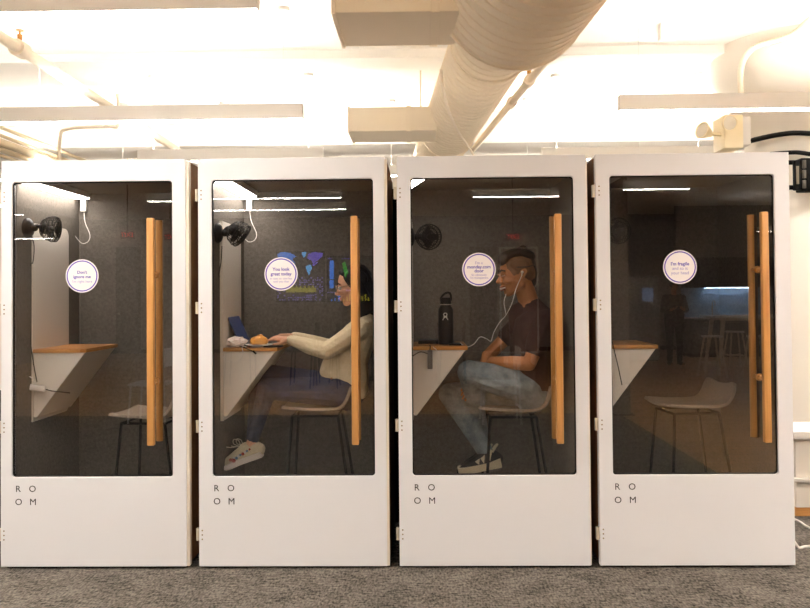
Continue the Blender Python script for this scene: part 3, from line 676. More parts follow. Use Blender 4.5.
    # jeans
    dn = lambda p, dz=0: p+V((0, 0, dz))
    jn = [[(pel+V((.01, -.06, -.035)), .108), (pel+V((.01, .06, -.035)), .108)], [(pel+V((-.02, -.06, .02)), .09), (pel+V((-.02, .06, .02)), .09), (pel+V((.01, 0, -.03)), .1)],
          [(hpN, .098), (hpN.lerp(kN, .5)+V((0, 0, .0)), .08), (kN, .063)], [(hpF, .098), (hpF.lerp(kF, .5), .08), (kF, .062)],
          [(kN, .061), (kN.lerp(aN, .3)+V((-.004, 0, 0)), .05), (kN.lerp(aN, .86), .039)], [(kF, .058), (kF.lerp(aF, .3), .05), (kF.lerp(aF, .92), .039)]]
    jeans = blob('jeans', jn, .006, 3, JEAND, T)
    pk = MB().tube([at(337, 372, .345), at(330, 376, .29), at(321, 378, .285)], .0012, 5)
    obj('pocket_button', MB().sph(at(331.5, 378.5, .272), .006), mat('copper_rivet', (190, 120, 60), .4, .8), jeans, label='copper button')
    # shoes
    shoe(T, at(262, 456, .36), at(221, 470.5, .36), 'w')
    shoe(T, at(262, 456, .53), at(226, 468, .53), 'w')
    return T
def shoe(T, heel, toe, style):
    d = (toe-heel); L = d.length; d.normalize(); s = V((0, 1, 0)); up = s.cross(d); up = up if up.z > 0 else -up
    A = lambda a, b, z: heel+d*a*L+s*b+up*z
    if style == 'w':
        upper, sole = CANVAS, SOLE
        prof = [(-.02, .036), (.05, .04), (.3, .041), (.55, .045), (.75, .05), (.92, .043), (1.0, .026)]
    else:
        upper, sole = mat('black_knit', (24, 23, 22), .8), mat('cream_foam', (214, 200, 168), .6)
        prof = [(-.06, .034), (.02, .042), (.3, .041), (.55, .045), (.75, .05), (.92, .043), (1.0, .026)]
    sp = []
    for z, g in ((-.008, .0), (.012, .0)):
        sp += [(A(a, 0, z), w_) for a, w_ in ()]
    b = bmesh.new()
    pts = [(a, -w_) for a, w_ in prof]+[(a, w_) for a, w_ in prof[::-1]]
    pc = catmull([V((a, w_, 0)) for a, w_ in pts], 4, True)
    zt = lambda a: (.030-.012*max(0, a-.6)/.4 if style == 'w' else .038+.012*max(0, .25-a)*4) ; zb = lambda a: -.004+(.012*((a-.72)/.28)**2 if a > .72 else 0)
    B0 = [b.verts.new(A(p.x, p.y*.94, zb(p.x))) for p in pc]; B1 = [b.verts.new(A(p.x, p.y*1.03, .014)) for p in pc]; B2 = [b.verts.new(A(p.x, p.y, zt(p.x))) for p in pc]
    n = len(pc)
    for X, Y in ((B0, B1), (B1, B2)):
        for k in range(n): b.faces.new((X[k], X[(k+1) % n], Y[(k+1) % n], Y[k]))
    b.faces.new(B0[::-1]); b.faces.new(B2); bmesh.ops.recalc_face_normals(b, faces=b.faces)
    sh = blob('shoe', [[(A(.0, 0, .045), .036), (A(.1, 0, .072), .034), (A(.28, 0, .08), .032)], [(A(.02, 0, .04), .037), (A(.45, 0, .045), .04), (A(.3, 0, .082), .032)], [(A(.3, 0, .08), .03), (A(.42, 0, .045), .042), (A(.72, 0, .028), .04)], [(A(.55, 0, .032), .042), (A(.78, 0, .022), .038), (A(.95, 0, .014), .024)]], .0045, 2, upper, T)
    obj('sole', MB().add(b), sole, sh, label='pale rubber sole')
    if style == 'w':
        fl = MB()
        for a, z, r, mi in ((.60, .036, .0115, 0), (.66, .045, .009, 0), (.52, .044, .008, 1), (.47, .05, .007, 2), (.42, .052, .007, 1), (.36, .054, .009, 0), (.3, .058, .007, 2), (.25, .062, .006, 1), (.18, .066, .006, 0), (.57, .05, .006, 2)):
            fl.mi = mi; w_ = .043+.004*(a > .5)
            fl.sph(A(a, -w_+ (.004 if z > .05 else 0), z), r*1.1, (1, .4, 1), 8)
        obj('embroidery', fl, [RED, BLUE, PALE], sh, label='red and blue flower embroidery')
        lc = MB()
        for k in range(4): lc.tube([A(.42+k*.07, -.034, .068-k*.009), A(.41+k*.07, 0, .096-k*.012), A(.42+k*.07, .034, .068-k*.009)], .003, 6)
        lc.tube([A(.40, -.01, .1), A(.5, -.02, .125), A(.47, -.02, .15), A(.38, -.012, .135), A(.38, -.005, .105)], .0026, 6)
        lc.tube([A(.40, .0, .1), A(.55, -.03, .11), A(.66, -.04, .125)], .0026, 6)
        obj('laces', lc, mat('pale_lace', (206, 196, 176), .8), sh)
    else:
        lc = MB()
        for k in range(4): lc.tube([A(.36+k*.08, -.036, .076-k*.008), A(.37+k*.08, 0, .106-k*.014), A(.36+k*.08, .036, .076-k*.008)], .0042, 6)
        obj('laces', lc, BLACK, sh)
        obj('side_panel', MB().prism([(0, 0)]*0 or [(-.01, .05), (.0, .105), (.1, .1), (.2, .06), (.5, .04), (.52, .055), (.4, .075), (.28, .1), (.2, .118), (-.02, .118)][:0] or [(0, .05), (.06, .12), (.10, .12), (.12, .07)], 0, 1), sole, sh) if False else None
        pm = MB()
        for pts_ in ([(.36, .04), (.30, .09), (.42, .075)], [(.48, .04), (.44, .075), (.56, .062)], [(.2, .05), (.10, .11), (.16, .118), (.26, .06)]):
            v_ = [A(a, -.0455, z) for a, z in pts_]; u_ = [p_+s*.01 for p_ in v_]
            bb = bmesh.new(); aa = [bb.verts.new(p_) for p_ in v_]; cc = [bb.verts.new(p_) for p_ in u_]
            bb.faces.new(aa); bb.faces.new(cc[::-1])
            for k in range(len(aa)): bb.faces.new((aa[k], aa[(k+1) % len(aa)], cc[(k+1) % len(aa)], cc[k]))
            bmesh.ops.recalc_face_normals(bb, faces=bb.faces); pm.add(bb)
        obj('side_panel', pm, sole, sh, False, label='cream side panels')
        obj('pull_tab', MB().tube([A(.1, -.03, .095), A(.0, -.02, .12), A(-.06, 0, .13), A(.0, .02, .12), A(.1, .03, .095)], .006, 6), sole, sh)
    return sh
woman()

# ---- man
def man():
    T = thing('person', 'person in a maroon shirt and faded jeans smiling with crossed legs', 'person', at(525, 402, .45))
    hc = at(516.5, 273.5, .42)
    HP, A, R3 = head_prims(hc, (-1, -.16, -.10), 1.10)
    E = lambda a, b, z, r, sc=(1, 1, 1): (A(a, b, z), r, R3 @ Matrix.Diagonal(sc) @ R3.transposed())
    nb = at(530, 306, .44)
    sN, eN, wN = at(546, 320, .26), at(529, 364, .25), at(492, 361, .37)
    sF, eF, wF = at(528, 316, .60), at(488, 356, .62), at(480, 380, .43)
    pel, wai, che = at(530, 388, .45), at(531, 360, .45), at(530, 331, .45)
    hN, hF = at(527, 388, .35), at(527, 391, .54)
    kN, kF = at(469, 372, .32), at(449, 394, .52)
    aN, aF = at(483, 447, .70), at(485, 451, .47)
    body = HP + [[(nb, .062), (A(-.03, 0, -.06), .06)], [(nb, .07), (sN+V((0, .05, 0)), .045)], [(nb, .07), (sF-V((0, .05, 0)), .045)],
                 [(che, .1), (wai, .1)], [(wai, .1), (pel, .1)],
                 [(sN, .05), (sN.lerp(eN, .5), .05), (eN, .04)], [(eN, .041), (eN.lerp(wN, .35), .042), (wN, .027)], [(sF, .05), (eF, .04)], [(eF, .041), (wF, .027)],
                 limb(hN, kN, .07, .05), limb(hF, kF, .07, .05), limb(kN, aN, .048, .035), limb(kF, aF, .048, .035), [(aF, .034), (aF+V((.005, 0, -.06)), .032)], [(aN, .034), (aN+V((-.005, 0, -.06)), .032)]]
    body += hand(wN, at(474, 384, .43)-wN, (.6, .6, -.5), .06, .3, 1.0, 1)
    body += hand(wF, at(464, 392, .405)-wF, (.2, -.9, -.3), .06, .3, 1.0, -1)
    blob('body', body, .0042, 3, SKINM, T)
    for b in (-1, 1):
        e = obj('eye', MB().sph(A(.0825, b*.031, -.004), .0092), mat('eye_white', (225, 215, 205), .3), T)
        obj('iris', MB().sph(A(.0895, b*.031, -.004), .005, (.6, 1, 1)), BLACK, e)
        obj('eyelid', MB().tube([A(.0935, b*.018, -.001), A(.094, b*.031, .003), A(.082, b*.044, -.001)], .0046, 6).tube([A(.0925, b*.018, -.009), A(.092, b*.031, -.0115), A(.08, b*.044, -.008)], .0042, 6), SKINM, e)
        obj('eyebrow', MB().tube([A(.094, b*.014, .018), A(.092, b*.03, .026), A(.076, b*.05, .02)], .0046, 6), HAIRB, T)
    obj('teeth', MB().tube([A(.079, -.025, -.069), A(.094, -.012, -.073), A(.0985, 0, -.0735), A(.094, .012, -.073), A(.079, .025, -.069)], .0052, 8), mat('tooth_white', (226, 214, 198), .3), T)
    obj('mouth', MB().tube([A(.078, -.028, -.064), A(.095, -.012, -.0655), A(.1, 0, -.066), A(.095, .012, -.0655), A(.078, .028, -.064)], .0035, 8).tube([A(.078, -.026, -.075), A(.094, -.012, -.082), A(.099, 0, -.083), A(.094, .012, -.082), A(.078, .026, -.075)], .0045, 8), mat('lip_brown', (140, 80, 66), .45), T)
    # faded sides, top hair and bun
    sd = [[E(-.012, 0, .028, .1125, (.99, .775, .93)), E(-.06, 0, -.005, .062, (.9, 1.1, 1))]]
    for b in (-1, 1): sd.append([E(.02, b*.06, .055, .03, (1, .6, 1)), E(-.02, b*.074, .03, .04, (1, .45, 1))])
    blob('shaved_sides', sd, .0045, 3, STUB, T, 'short shaved hair on the sides')
    tp = [[E(.05, 0, .098, .044, (1, 1.25, .75)), E(-.02, 0, .112, .052, (1, 1.35, .7)), E(-.068, 0, .085, .052, (1, 1.25, .8))],
          [E(.073, 0, .072, .032, (.8, 1.7, .9)), E(.05, 0, .096, .044, (1, 1.4, .75))],
          [E(-.045, 0, .11, .03), E(-.05, 0, .134, .028, (1, 1, .75))], [E(-.07, 0, .055, .05, (.9, 1.2, 1)), E(-.09, 0, .0, .04, (.8, 1.3, 1)), E(-.085, 0, -.06, .03, (.7, 1.3, 1))]]
    hr = blob('hair', tp, .0045, 3, HAIRB, T, 'dark top hair tied in a small bun')
    obj('hair_line', MB().tube([A(.02, .0875, .034), A(-.03, .0905, .030), A(-.068, .078, .034), A(-.095, .05, .038)], .003, 6), HAIRB, hr)
    st = [[E(.06, 0, -.1, .024, (1, 1.2, .9)), E(.0, .052, -.055, .018), E(.0, -.052, -.055, .018)]]
    # shirt
    sh = [[(at(516, 312, .45), .05), (nb, .055), (che+V((-.03, 0, .02)), .1)], [(nb+V((.008, 0, -.012)), .074), (sN+V((.0, .035, .012)), .06), (sF+V((0, -.035, .012)), .06)], [(nb+V((.004, 0, -.035)), .07), (sN+V((.0, .035, -.002)), .062), (sF+V((0, -.035, -.002)), .062)],
          [(che+V((.0, -.08, .015)), .112), (che+V((.0, .08, .015)), .112), (sN+V((0, .03, -.01)), .062), (sF+V((0, -.03, -.01)), .062)],
          [(che+V((-.005, -.08, -.02)), .115), (che+V((-.005, .08, -.02)), .115), (wai+V((0, -.07, 0)), .115), (wai+V((0, .07, 0)), .115)],
          [(wai+V((0, -.07, 0)), .115), (wai+V((0, .07, 0)), .115), (pel+V((.0, -.07, .03)), .115), (pel+V((.0, .07, .03)), .115)],
          [(sN, .066), (sN.lerp(eN, .5), .068), (sN.lerp(eN, .62), .064)], [(sF, .066), (sF.lerp(eF, .5), .064)]]
    blob('shirt', sh, .006, 3, SHIRT, T)
    jn = [[(pel+V((0, -.07, -.03)), .115), (pel+V((0, .07, -.03)), .115)],
          [(hN, .105), (hN.lerp(kN, .55), .09), (kN, .072)], [(hF, .1), (hF.lerp(kF, .5), .085), (kF, .068)],
          [(kN, .066), (kN.lerp(aN, .3), .062), (kN.lerp(aN, .95), .05)], [(kF, .066), (kF.lerp(aF, .35)+V((.01, 0, 0)), .064), (kF.lerp(aF, .75), .052), (kF.lerp(aF, .98), .05)]]
    blob('jeans', jn, .006, 3, JEANL, T)
    shoe(T, at(499, 466, .46), at(459, 474, .44), 'm')
    shoe(T, at(494, 465, .70), at(459, 473, .68), 'm')
    return A
MA = man()
ear = MA(-.006, .092, .004)
T = thing('earphones', 'white wired earphones running from the ear down to the phone', 'earphones', ear)
obj('earbud', MB().sph(ear, .009).cyl(ear, ear+V((-.004, -.006, -.022)), .0035, n=10), WHITEP, T)
obj('cable', MB().tube([ear+V((-.004, -.006, -.02)), at(516, 289, .27), at(512, 303, .26), at(506, 315, .27), at(500, 322, .28), at(494, 332, .29), at(491, 341, .29), at(487, 339, .3), at(480, 337, .31), at(474, 344, .31), at(466, 347, .32), V((XS[2]+.36, .36, ZD+.011))], .0022, 6), WHITEP, T)
obj('second_lead', MB().tube([at(506, 294, .29), at(504, 302, .27), at(505, 309, .265), at(506, 315, .27)], .0022, 6), WHITEP, T)

# ------------------------------------------------------------------ pendant lights
def pendant(xa, xb, y, label, zb=2.745, h=.112, wires=True, group='linear pendant lights'):
    T = thing('pendant_light', label, 'light', ((xa+xb)/2, y, zb), group)
    obj('housing', MB().box(xa, xb, y-.035, y-.031, zb+.004, zb+h).box(xa, xb, y+.031, y+.035, zb+.004, zb+h).box(xa, xa+.004, y-.031, y+.031, zb+.004, zb+h).box(xb-.004, xb, y-.031, y+.031, zb+.004, zb+h).box(xa+.004, xb-.004, y-.031, y+.031, zb+.004, zb+h-.03), LIGHTB, T, False)
    obj('diffuser', MB().box(xa+.005, xb-.005, y-.034, y+.034, zb, zb+.004), LAMP, T, False, label='glowing lower diffuser')
    obj('uplight', MB().box(xa+.01, xb-.01, y-.03, y+.03, zb+h-.03, zb+h-.015), LAMPUP, T, False, label='glowing upper strip')
    n = max(2, int((xb-xa)/1.3)+1)
    for k in range(n):
        xx = xa+.14+(xb-xa-.28)*k/(n-1)
        cn = obj('canopy', MB().cyl((xx, y, ZC-.03), (xx, y, ZC), .05), WHITEP, T)
        obj('hanging_wire', MB().cyl((xx, y, zb+h), (xx, y, ZC-.03), .0022, n=6), WHITEP, T)
    return T
pendant(-4.6, -.70, -.92, 'long pendant light cut by the top left corner of the photo')
pendant(-4.6, -.82, 1.25, 'long pendant light above and behind the two left booths')
pendant(1.38, 5.0, 1.12, 'long pendant light above and behind the rightmost booth')
pendant(1.15, 2.75, 3.1, 'distant pendant light peeking over the gap between the two right booths')
pendant(-2.6, -.88, 2.95, 'distant pendant light peeking over the booth with the woman')
pendant(1.9, 5.4, -1.2, 'long pendant light in front of the rightmost booth, above the frame')
for xa, xb, y, l in ((-3.0, -1.0, -5.8, 'mirrored pendant light, upper one of the pair in the booth with the woman'), (-3.4, -1.07, -7.2, 'mirrored pendant light, lower one of the pair in the booth with the woman'),
                     (.69, 1.80, -5.9, 'mirrored pendant light above the man'), (2.48, 3.27, -5.3, 'mirrored pendant light in the glass of the rightmost booth'),
                     (-3.57, -2.78, -6.0, 'mirrored pendant light near the handles of the leftmost booth'), (-7.6, -5.98, -7.5, 'mirrored pendant light at the left edge of the leftmost booth'),
                     (4.6, 7.8, -2.2, 'unseen pendant light added over the edge of the wooden floor'), (-8.0, -5.2, -3.0, 'unseen pendant light added at the left of the open floor'), (-2.4, .1, -3.3, 'pendant light in the open floor before the booth with the woman'), (4.2, 7.2, -3.6, 'unseen pendant light added to brighten the wooden floor'), (-5.0, -2.9, -2.7, 'unseen pendant light added before the two left booths'), (1.9, 3.9, -3.5, 'unseen pendant light added before the rightmost booth'), (4.4, 7.4, 4.0, 'pendant light in the room behind the booths, right of the column'), (-5.2, -3.0, 4.0, 'unseen pendant light added above the back of the leftmost booth'), (-2.2, -.15, 4.0, 'unseen pendant light added left of the narrow duct behind the booths'), (1.0, 3.6, 4.0, 'unseen pendant light added right of the narrow duct behind the booths'), (-6, -2, 6.4, 'unseen pendant light added deep behind the left booths'), (-1.2, 2.6, 6.4, 'unseen pendant light added deep behind the middle booths'), (3.4, 7.4, 6.6, 'unseen pendant light added deep behind the rightmost booth'), (6.6, 8.3, -9.6, 'unseen pendant light added by the right wall over the tall table'), (6.9, 8.3, -12.4, 'unseen pendant light added by the right wall to brighten the kitchen'), (-8.8, -7.5, -9.6, 'unseen pendant light added by the left wall before the screens'), (-8.8, -7.8, -12.4, 'unseen pendant light added by the left wall near the screens'), (4.4, 8.0, -5.4, 'unseen pendant light added over the wooden floor on the right')):  # lamps labelled added are unseen fill light for room and reflections
    pendant(xa, xb, y, l)

# ------------------------------------------------------------------ ducts and pipes
def ribbed(p0, p1, r, pitch=.09, n=40):
    p0 = V(p0); p1 = V(p1); L = (p1-p0).length; prof = []; k = int(L/pitch)
    prof.append((0, 0))
    for j in range(k+1):
        z = min(L, j*pitch); prof += [(r, z), (r, min(L, z+pitch*.86)), (r+.005, min(L, z+pitch*.9)), (r+.005, min(L, z+pitch*.96))]
    prof.append((0, L))
    b = MB().lathe(prof, n, Matrix.Translation(p0) @ (p1-p0).to_track_quat('Z', 'Y').to_matrix().to_4x4(), False)
    return b
zc = 2.99
xa = lambda y: .743-.065*(y+4.4)
Rb, Rs = .372, .236
T = thing('air_duct', 'big round ribbed air duct running back under the ceiling', 'duct', (xa(-.3), -.3, zc))
obj('wide_section', ribbed((xa(-3.6), -3.6, zc), (xa(-.42), -.42, zc), Rb), DUCT, T)
obj('reducer', MB().lathe([(Rb-.01, 0), (Rb+.008, .0), (Rb+.008, .03), (Rb-.03, .07), (Rs+.03, .16), (Rs+.006, .18), (Rs+.006, .21), (Rs-.01, .21)], 48, Matrix.Translation((xa(-.43), -.43, zc)) @ V((-.065, 1, 0)).to_track_quat('Z', 'Y').to_matrix().to_4x4()), DUCT, T)
obj('narrow_section', ribbed((xa(-.24), -.24, zc), (xa(4.55), 4.55, zc), Rs), DUCT, T)
b1 = MB().box(-.38, xa(-.5)-.3, -.77, -.27, 2.79, 3.17, .004); b1.box(.06, .10, -.776, -.264, 2.784, 3.176, .003); b1.box(-.395, -.375, -.778, -.262, 2.782, 3.178, .003)
obj('branch_duct', b1, DUCT, T, False, label='rectangular side branch near the camera')
b1 = MB().box(-.55, xa(2.1)-.18, 1.93, 2.40, 2.80, 2.99, .004); b1.box(-.1, -.06, 1.924, 2.406, 2.794, 2.996, .003); b1.box(-.565, -.545, 1.922, 2.408, 2.792, 2.998, .003)
obj('branch_duct', b1, DUCT, T, False, label='rectangular side branch further back')
for yy in (-1.9, .3, 2.9):
    r_ = Rb if yy < -.4 else Rs
    hg = MB()
    for sx in (-1, 1): hg.cyl((xa(yy)+sx*(r_+.012), yy, zc), (xa(yy)+sx*(r_+.012), yy, ZC), .006, n=8)
    obj('hanger', hg.tube([V((xa(yy)+(r_+.012)*math.cos(t), yy, zc+(r_+.012)*math.sin(t))) for t in [PI+PI*k/16 for k in range(17)]], .006, 6, False), DUCT, T)
single('air_hose', MB().tube([at(441, 70, .16), at(443, 88, .40), at(449, 112, .95), at(459, 133, 1.6), at(470, 149, 2.3), at(476, 160, 2.8)], .009), PIPE, 'thin cream cable slung under the narrow duct', 'cable')
def pipe(name, pts, r, label, cat='pipe', m=PIPE, extra=None, smooth=False):
    T = thing(name, label, cat, V(pts[0]))
    obj('tube', MB().tube(pts, r, 14, smooth), m, T)
    for e in extra or ():
        e = V(e); obj('coupling', MB().cyl(e-V((0, .05, 0)), e+V((0, .05, 0)), r*1.45), m, T)
    return T
def sprinkler(T, p):
    p = V(p); h = obj('sprinkler_head', MB().cyl(p, p+V((0, 0, .05)), .012, .016).cyl(p+V((0, 0, .05)), p+V((0, 0, .075)), .006).cyl(p+V((0, 0, .075)), p+V((0, 0, .08)), .024), mat('brass', (170, 120, 60), .4, .9), T, label='brass sprinkler head')
xp = 1.02
T = pipe('sprinkler_pipe', [(.862+.083*2.2, -.9, 3.1), (.862, 1.3, 3.1), (.862-.083*3.2, 4.5, 3.1)], .03, 'cream sprinkler pipe along the right of the round duct', extra=[(.835, 1.62, 3.1), (.78, 2.3, 3.1)])
sprinkler(T, (.835, 1.62, 3.13))
p0 = at(8, 38, .2); p1 = at(110, 104, 3.2)
zp = 2.98
q0 = at(12, 40, .55); k0 = (zp-1.5)
T = pipe('sprinkler_pipe', [(-2.47, -2.0, 3.06), (-2.5, .5, 3.06), (-2.59, 4.5, 3.06)], .036, 'thick white sprinkler pipe running back at the upper left', extra=[(-2.5, .55, 3.06)])
sprinkler(T, (-2.5, .55, 3.10))
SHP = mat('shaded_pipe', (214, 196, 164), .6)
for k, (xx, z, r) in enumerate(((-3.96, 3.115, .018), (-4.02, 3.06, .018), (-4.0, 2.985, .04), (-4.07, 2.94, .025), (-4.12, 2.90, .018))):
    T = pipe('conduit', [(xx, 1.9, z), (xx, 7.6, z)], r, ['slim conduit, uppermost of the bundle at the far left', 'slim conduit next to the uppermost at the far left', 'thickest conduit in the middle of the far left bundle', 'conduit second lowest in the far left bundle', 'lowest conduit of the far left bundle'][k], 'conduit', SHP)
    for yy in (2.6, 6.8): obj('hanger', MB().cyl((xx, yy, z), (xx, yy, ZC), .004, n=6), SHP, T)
pipe('conduit', [(-3.63, 3.6, 2.7), (-3.63, 3.6, 3.10), (-3.55, 3.6, 3.20), (-3.15, 3.6, 3.22), (-3.04, 3.6, 3.24), (-3.04, 3.6, ZC)], .018, 'thin bent conduit rising beside the far left bundle', 'conduit', smooth=True)
pipe('conduit', [(.5, -.62, 3.52), (2.0, -.2, 3.52), (4.2, -.2, 3.5)], .016, 'thin conduit along the ceiling to the junction box', 'conduit')
jb = at(668, 26, 1.55)
single('junction_box', MB().box(1.84, 1.97, 1.66, 1.74, 3.42, 3.549, .006).cyl((1.86, 1.655, 3.44), (1.86, 1.662, 3.44), .008).cyl((1.95, 1.655, 3.44), (1.95, 1.662, 3.44), .008), WHITEP, 'square white junction box on the ceiling right of the duct', 'box')
cx_, cy_ = 2.68, 1.0
pipe('conduit', [at(741, 106, 1.95), at(741, 92, 1.95), at(741, 70, 1.93), at(746, 56, 1.9), at(758, 46, 1.86), at(790, 36, 1.75), at(812, 18, 1.6)], .024, 'white conduit bending up over the column head', 'conduit', smooth=True)
YE = 2.05
T = thing('emergency_light', 'cream twin lamp emergency light fixed beside the column above the booth', 'light', at(730, 146, YE))
hz = at(730, 149, YE).z; x0_, x1_ = at(722, 130, YE).x, at(741, 130, YE).x; zt_ = at(730, 116, YE).z
obj('housing', MB().box(x0_, x1_, YE-.05, YE+.2, hz, zt_, .008), CREAM, T)
obj('side_box', MB().box(x1_, at(750, 130, YE).x, YE-.02, YE+.2, hz+.03, zt_-.01, .006), WHITEP, T)
def lamphead(c, d, r):
    M = Matrix.Translation(c) @ V(d).normalized().to_track_quat('Z', 'Y').to_matrix().to_4x4()
    l = obj('lamp_head', MB().lathe([(0, -.07), (r*.4, -.068), (r*.75, -.02), (r, .018), (r, .026), (r*.88, .026), (r*.84, .018), (0, .0)], 28, M, False), CREAM, T)
    obj('lens', MB().lathe([(0, .02), (r*.86, .018), (r*.8, .024), (0, .03)], 28, M, False), mat('lens_clear', (225, 215, 195), .15, spec=.6), l)
    return l
c1 = at(728.5, 123, YE-.14); lamphead(c1, (.15, -1, -.15), .064)
c2 = at(704, 131, YE); lamphead(c2, (-.9, -.5, .25), .068)
obj('swivel', MB().tube([c2+V((.04, .03, -.012)), V((x0_+.01, YE+.02, c2.z-.03))], .014, 10).sph(c2+V((.06, .035, -.02)), .024), CREAM, T)
obj('swivel', MB().tube([c1+V((0, .05, 0)), V((c1.x, YE-.04, c1.z))], .014, 10), CREAM, T)
single('black_cable', MB().tube([at(750, 141, YE), at(762, 138, YE-.04), at(780, 134.5, 1.94), at(800, 133, 1.92), at(840, 136, 1.9), at(870, 140, 1.94)], .02, 12), RUBBER, 'thick black cable arching right from the emergency light', 'cable')
single('lower_black_cable', MB().tube([at(770, 154, 2.05), at(791, 152.5, 1.95), at(803, 153, 1.92), at(825, 157, 1.9)], .017, 12), RUBBER, 'second black cable just above the wall unit at the right edge', 'cable')
T = thing('wall_unit', 'black wall unit with bars fixed to the column at the right edge', 'bracket', at(803, 190, 1.8))
def bxp(name, pa, pb, y0, y1, m, bev=.006):
    a = at(pa[0], pa[1], y0); b = at(pb[0], pb[1], y0); return obj(name, MB().box(a.x, b.x, y0, y1, b.z, a.z, bev), m, T)
bxp('end_plate', (794.5, 160), (801, 190), 1.78, 1.82, BLACKM)
bxp('inset', (796.3, 166), (799.3, 184), 1.774, 1.782, mat('bronze_pad', (92, 82, 66), .6), .001)
bxp('body', (801, 158), (832, 191), 1.80, 1.90, BLACKM)
for k in range(3): bxp('rib', (803+k*0, 160+k*10), (806.5, 168+k*10), 1.785, 1.81, mat('dark_bronze', (58, 52, 44), .5), .003)
for yy in (162.5, 187.5):
    a = at(780, yy, 1.83); b = at(798, yy, 1.83); obj('bar', MB().cyl(a, b, .018), BLACKM, T)
YC = .95
T = thing('storage_cabinet', 'white cabinet with overhanging top at the right edge beside the booth', 'cabinet', at(812, 517, YC+.1))
xk = at(794, 430, YC).x
zt0, zt1 = at(800, 432, YC).z, at(800, 439.5, YC).z
obj('top', MB().box(xk, xk+.7, YC, YC+.42, zt1, zt0, .004), WHITEP, T)
obj('body', MB().box(xk+.03, xk+.66, YC+.05, YC+.40, .06, zt1), PANEL, T)
zl_ = at(800, 481, YC).z
obj('shelf_edge', MB().box(xk, xk+.68, YC+.01, YC+.06, zl_-.012, zl_+.012, .003), WHITEP, T)
obj('plinth', MB().box(xk+.03, xk+.66, YC+.06, YC+.4, 0, .06), PLY, T, label='wooden plinth')
for k, pts in enumerate(([(794, 519), (800, 522), (806, 526), (815, 530)], [(794, 541), (799, 547.5), (805, 546.5), (815, 546)])):
    P_ = []
    for px, py in pts:
        d = ray(px, py); p = CAM+d*((.0075-CZ)/d.z); P_.append(p)
    single('floor_cable', MB().tube(P_, .0075, 8), WHITEP, ['white cable on the carpet beside the cabinet, the upper one', 'white cable on the carpet right of the last booth, the lower bent one'][k], 'cable')

# ------------------------------------------------------------------ the room the glass mirrors
SCR = mat('screen_black', (14, 14, 16), .25)
def emi(name, col, s): return mat(name, col, .5, emit=col, estr=s)
def tv(px0, px1, py0, py1, dist, label, art):
    a = mir(px0, py0, dist); b = mir(px1, py1, dist); y = a.y; x0, x1 = min(a.x, b.x), max(a.x, b.x); z0, z1 = b.z, a.z
    T = thing('wall_screen', label, 'screen', ((x0+x1)/2, y, z0), 'wall screens behind the camera')
    obj('frame', MB().box(x0, x1, y-.06, y, z0, z1, .006), BLACK, T)
    sc = obj('screen', MB().box(x0+.015, x1-.015, y, y+.003, z0+.015, z1-.015), emi('screen_glow', (26, 26, 34), .3), T, False)
    U = lambda u, v: (x0+(x1-x0)*u, z1+(z0-z1)*v)
    for m, polys in art:
        mb = MB()
        for poly in polys: mb.prism([U(u, v) for u, v in poly], y+.003, y+.006, 'y')
        obj('graphic', mb, m, sc, False)
    return T
R4 = lambda u0, v0, u1, v1: [(u0, v0), (u1, v0), (u1, v1), (u0, v1)]
mb1 = emi('glow_blue', (40, 120, 220), 2.0); mb2 = emi('glow_violet', (90, 70, 200), 1.6); mb3 = emi('glow_cyan', (70, 170, 235), 2.0)
mb4 = emi('glow_yellow', (170, 165, 40), 1.2); mb5 = emi('glow_green', (30, 190, 40), 1.1); mb6 = emi('glow_mauve', (130, 120, 215), 1.1)
tv(276, 325, 251.5, 276, 20, 'wall screen showing a blue map of continents, mirrored above the sticker', [
    (mb1, [[(.02, .1), (.12, .02), (.3, .06), (.42, .2), (.34, .3), (.4, .5), (.32, .62), (.38, .8), (.3, .98), (.24, .7), (.14, .45), (.05, .3)]]),
    (mb3, [[(.52, .05), (.62, .02), (.6, .2), (.56, .28)], [(.6, .6), (.7, .55), (.74, .68), (.7, .8), (.68, .98), (.63, .82)]]),
    (mb2, [[(.66, .12), (.78, .03), (.96, .08), (.94, .22), (.84, .4), (.76, .5), (.72, .36), (.64, .3)], [(.74, .52), (.86, .42), (.84, .5), (.76, .6)]])])
rnd = random.Random(3)
tv(276, 325, 276.6, 302, 20, 'wall screen with a mauve mosaic and a yellow bar chart, mirrored below the map', [
    (mb6, [R4(u/22+.02, v/12+.04, u/22+.02+.032, v/12+.04+.05) for u in range(21) for v in range(11) if rnd.random() < .55 and not (3 < u < 17 and 3 < v < 8)]),
    (mb4, [R4(.2, .44, .82, .62)]+[[(.22+k*.085, .44), (.25+k*.085, .34), (.28+k*.085, .44)] for k in range(7)])])
tv(326.5, 378, 256, 279, 20, 'wall screen with one tall blue bar, mirrored at the face of the woman', [
    (mb1, [R4(.06, .2, .14, .98)]), (mb5, [[(.3, .3), (.36, .25), (.42, .7), (.36, .95), (.33, .6)]]), (mb2, [R4(.02, .1, .1, .13), R4(.3, .1, .5, .13)])])
tv(326.5, 378, 279.6, 302, 20, 'wall screen with rows of small bars, mirrored below the tall blue bar', [
    (mb1, [R4(.06, .02, .14, .38), R4(.22, .7, .26, .95), R4(.08, .85, .11, .95), R4(.15, .82, .18, .95)]), (mb4, [R4(.32+k*.06, .95-.1-.05*(k*7 % 5), .35+k*.06, .95) for k in range(9)]), (mb6, [R4(.02, .55, .16, .58), R4(.38, .45, .6, .5)])])
tv(385, 410, 248, 258, 20, 'small wall screen with green rows at the far right of the screens', [(mb5, [R4(.0+k*.2, .2, .12+k*.2, .4) for k in range(4)]+[R4(.0+k*.2, .6, .12+k*.2, .8) for k in range(4)])])
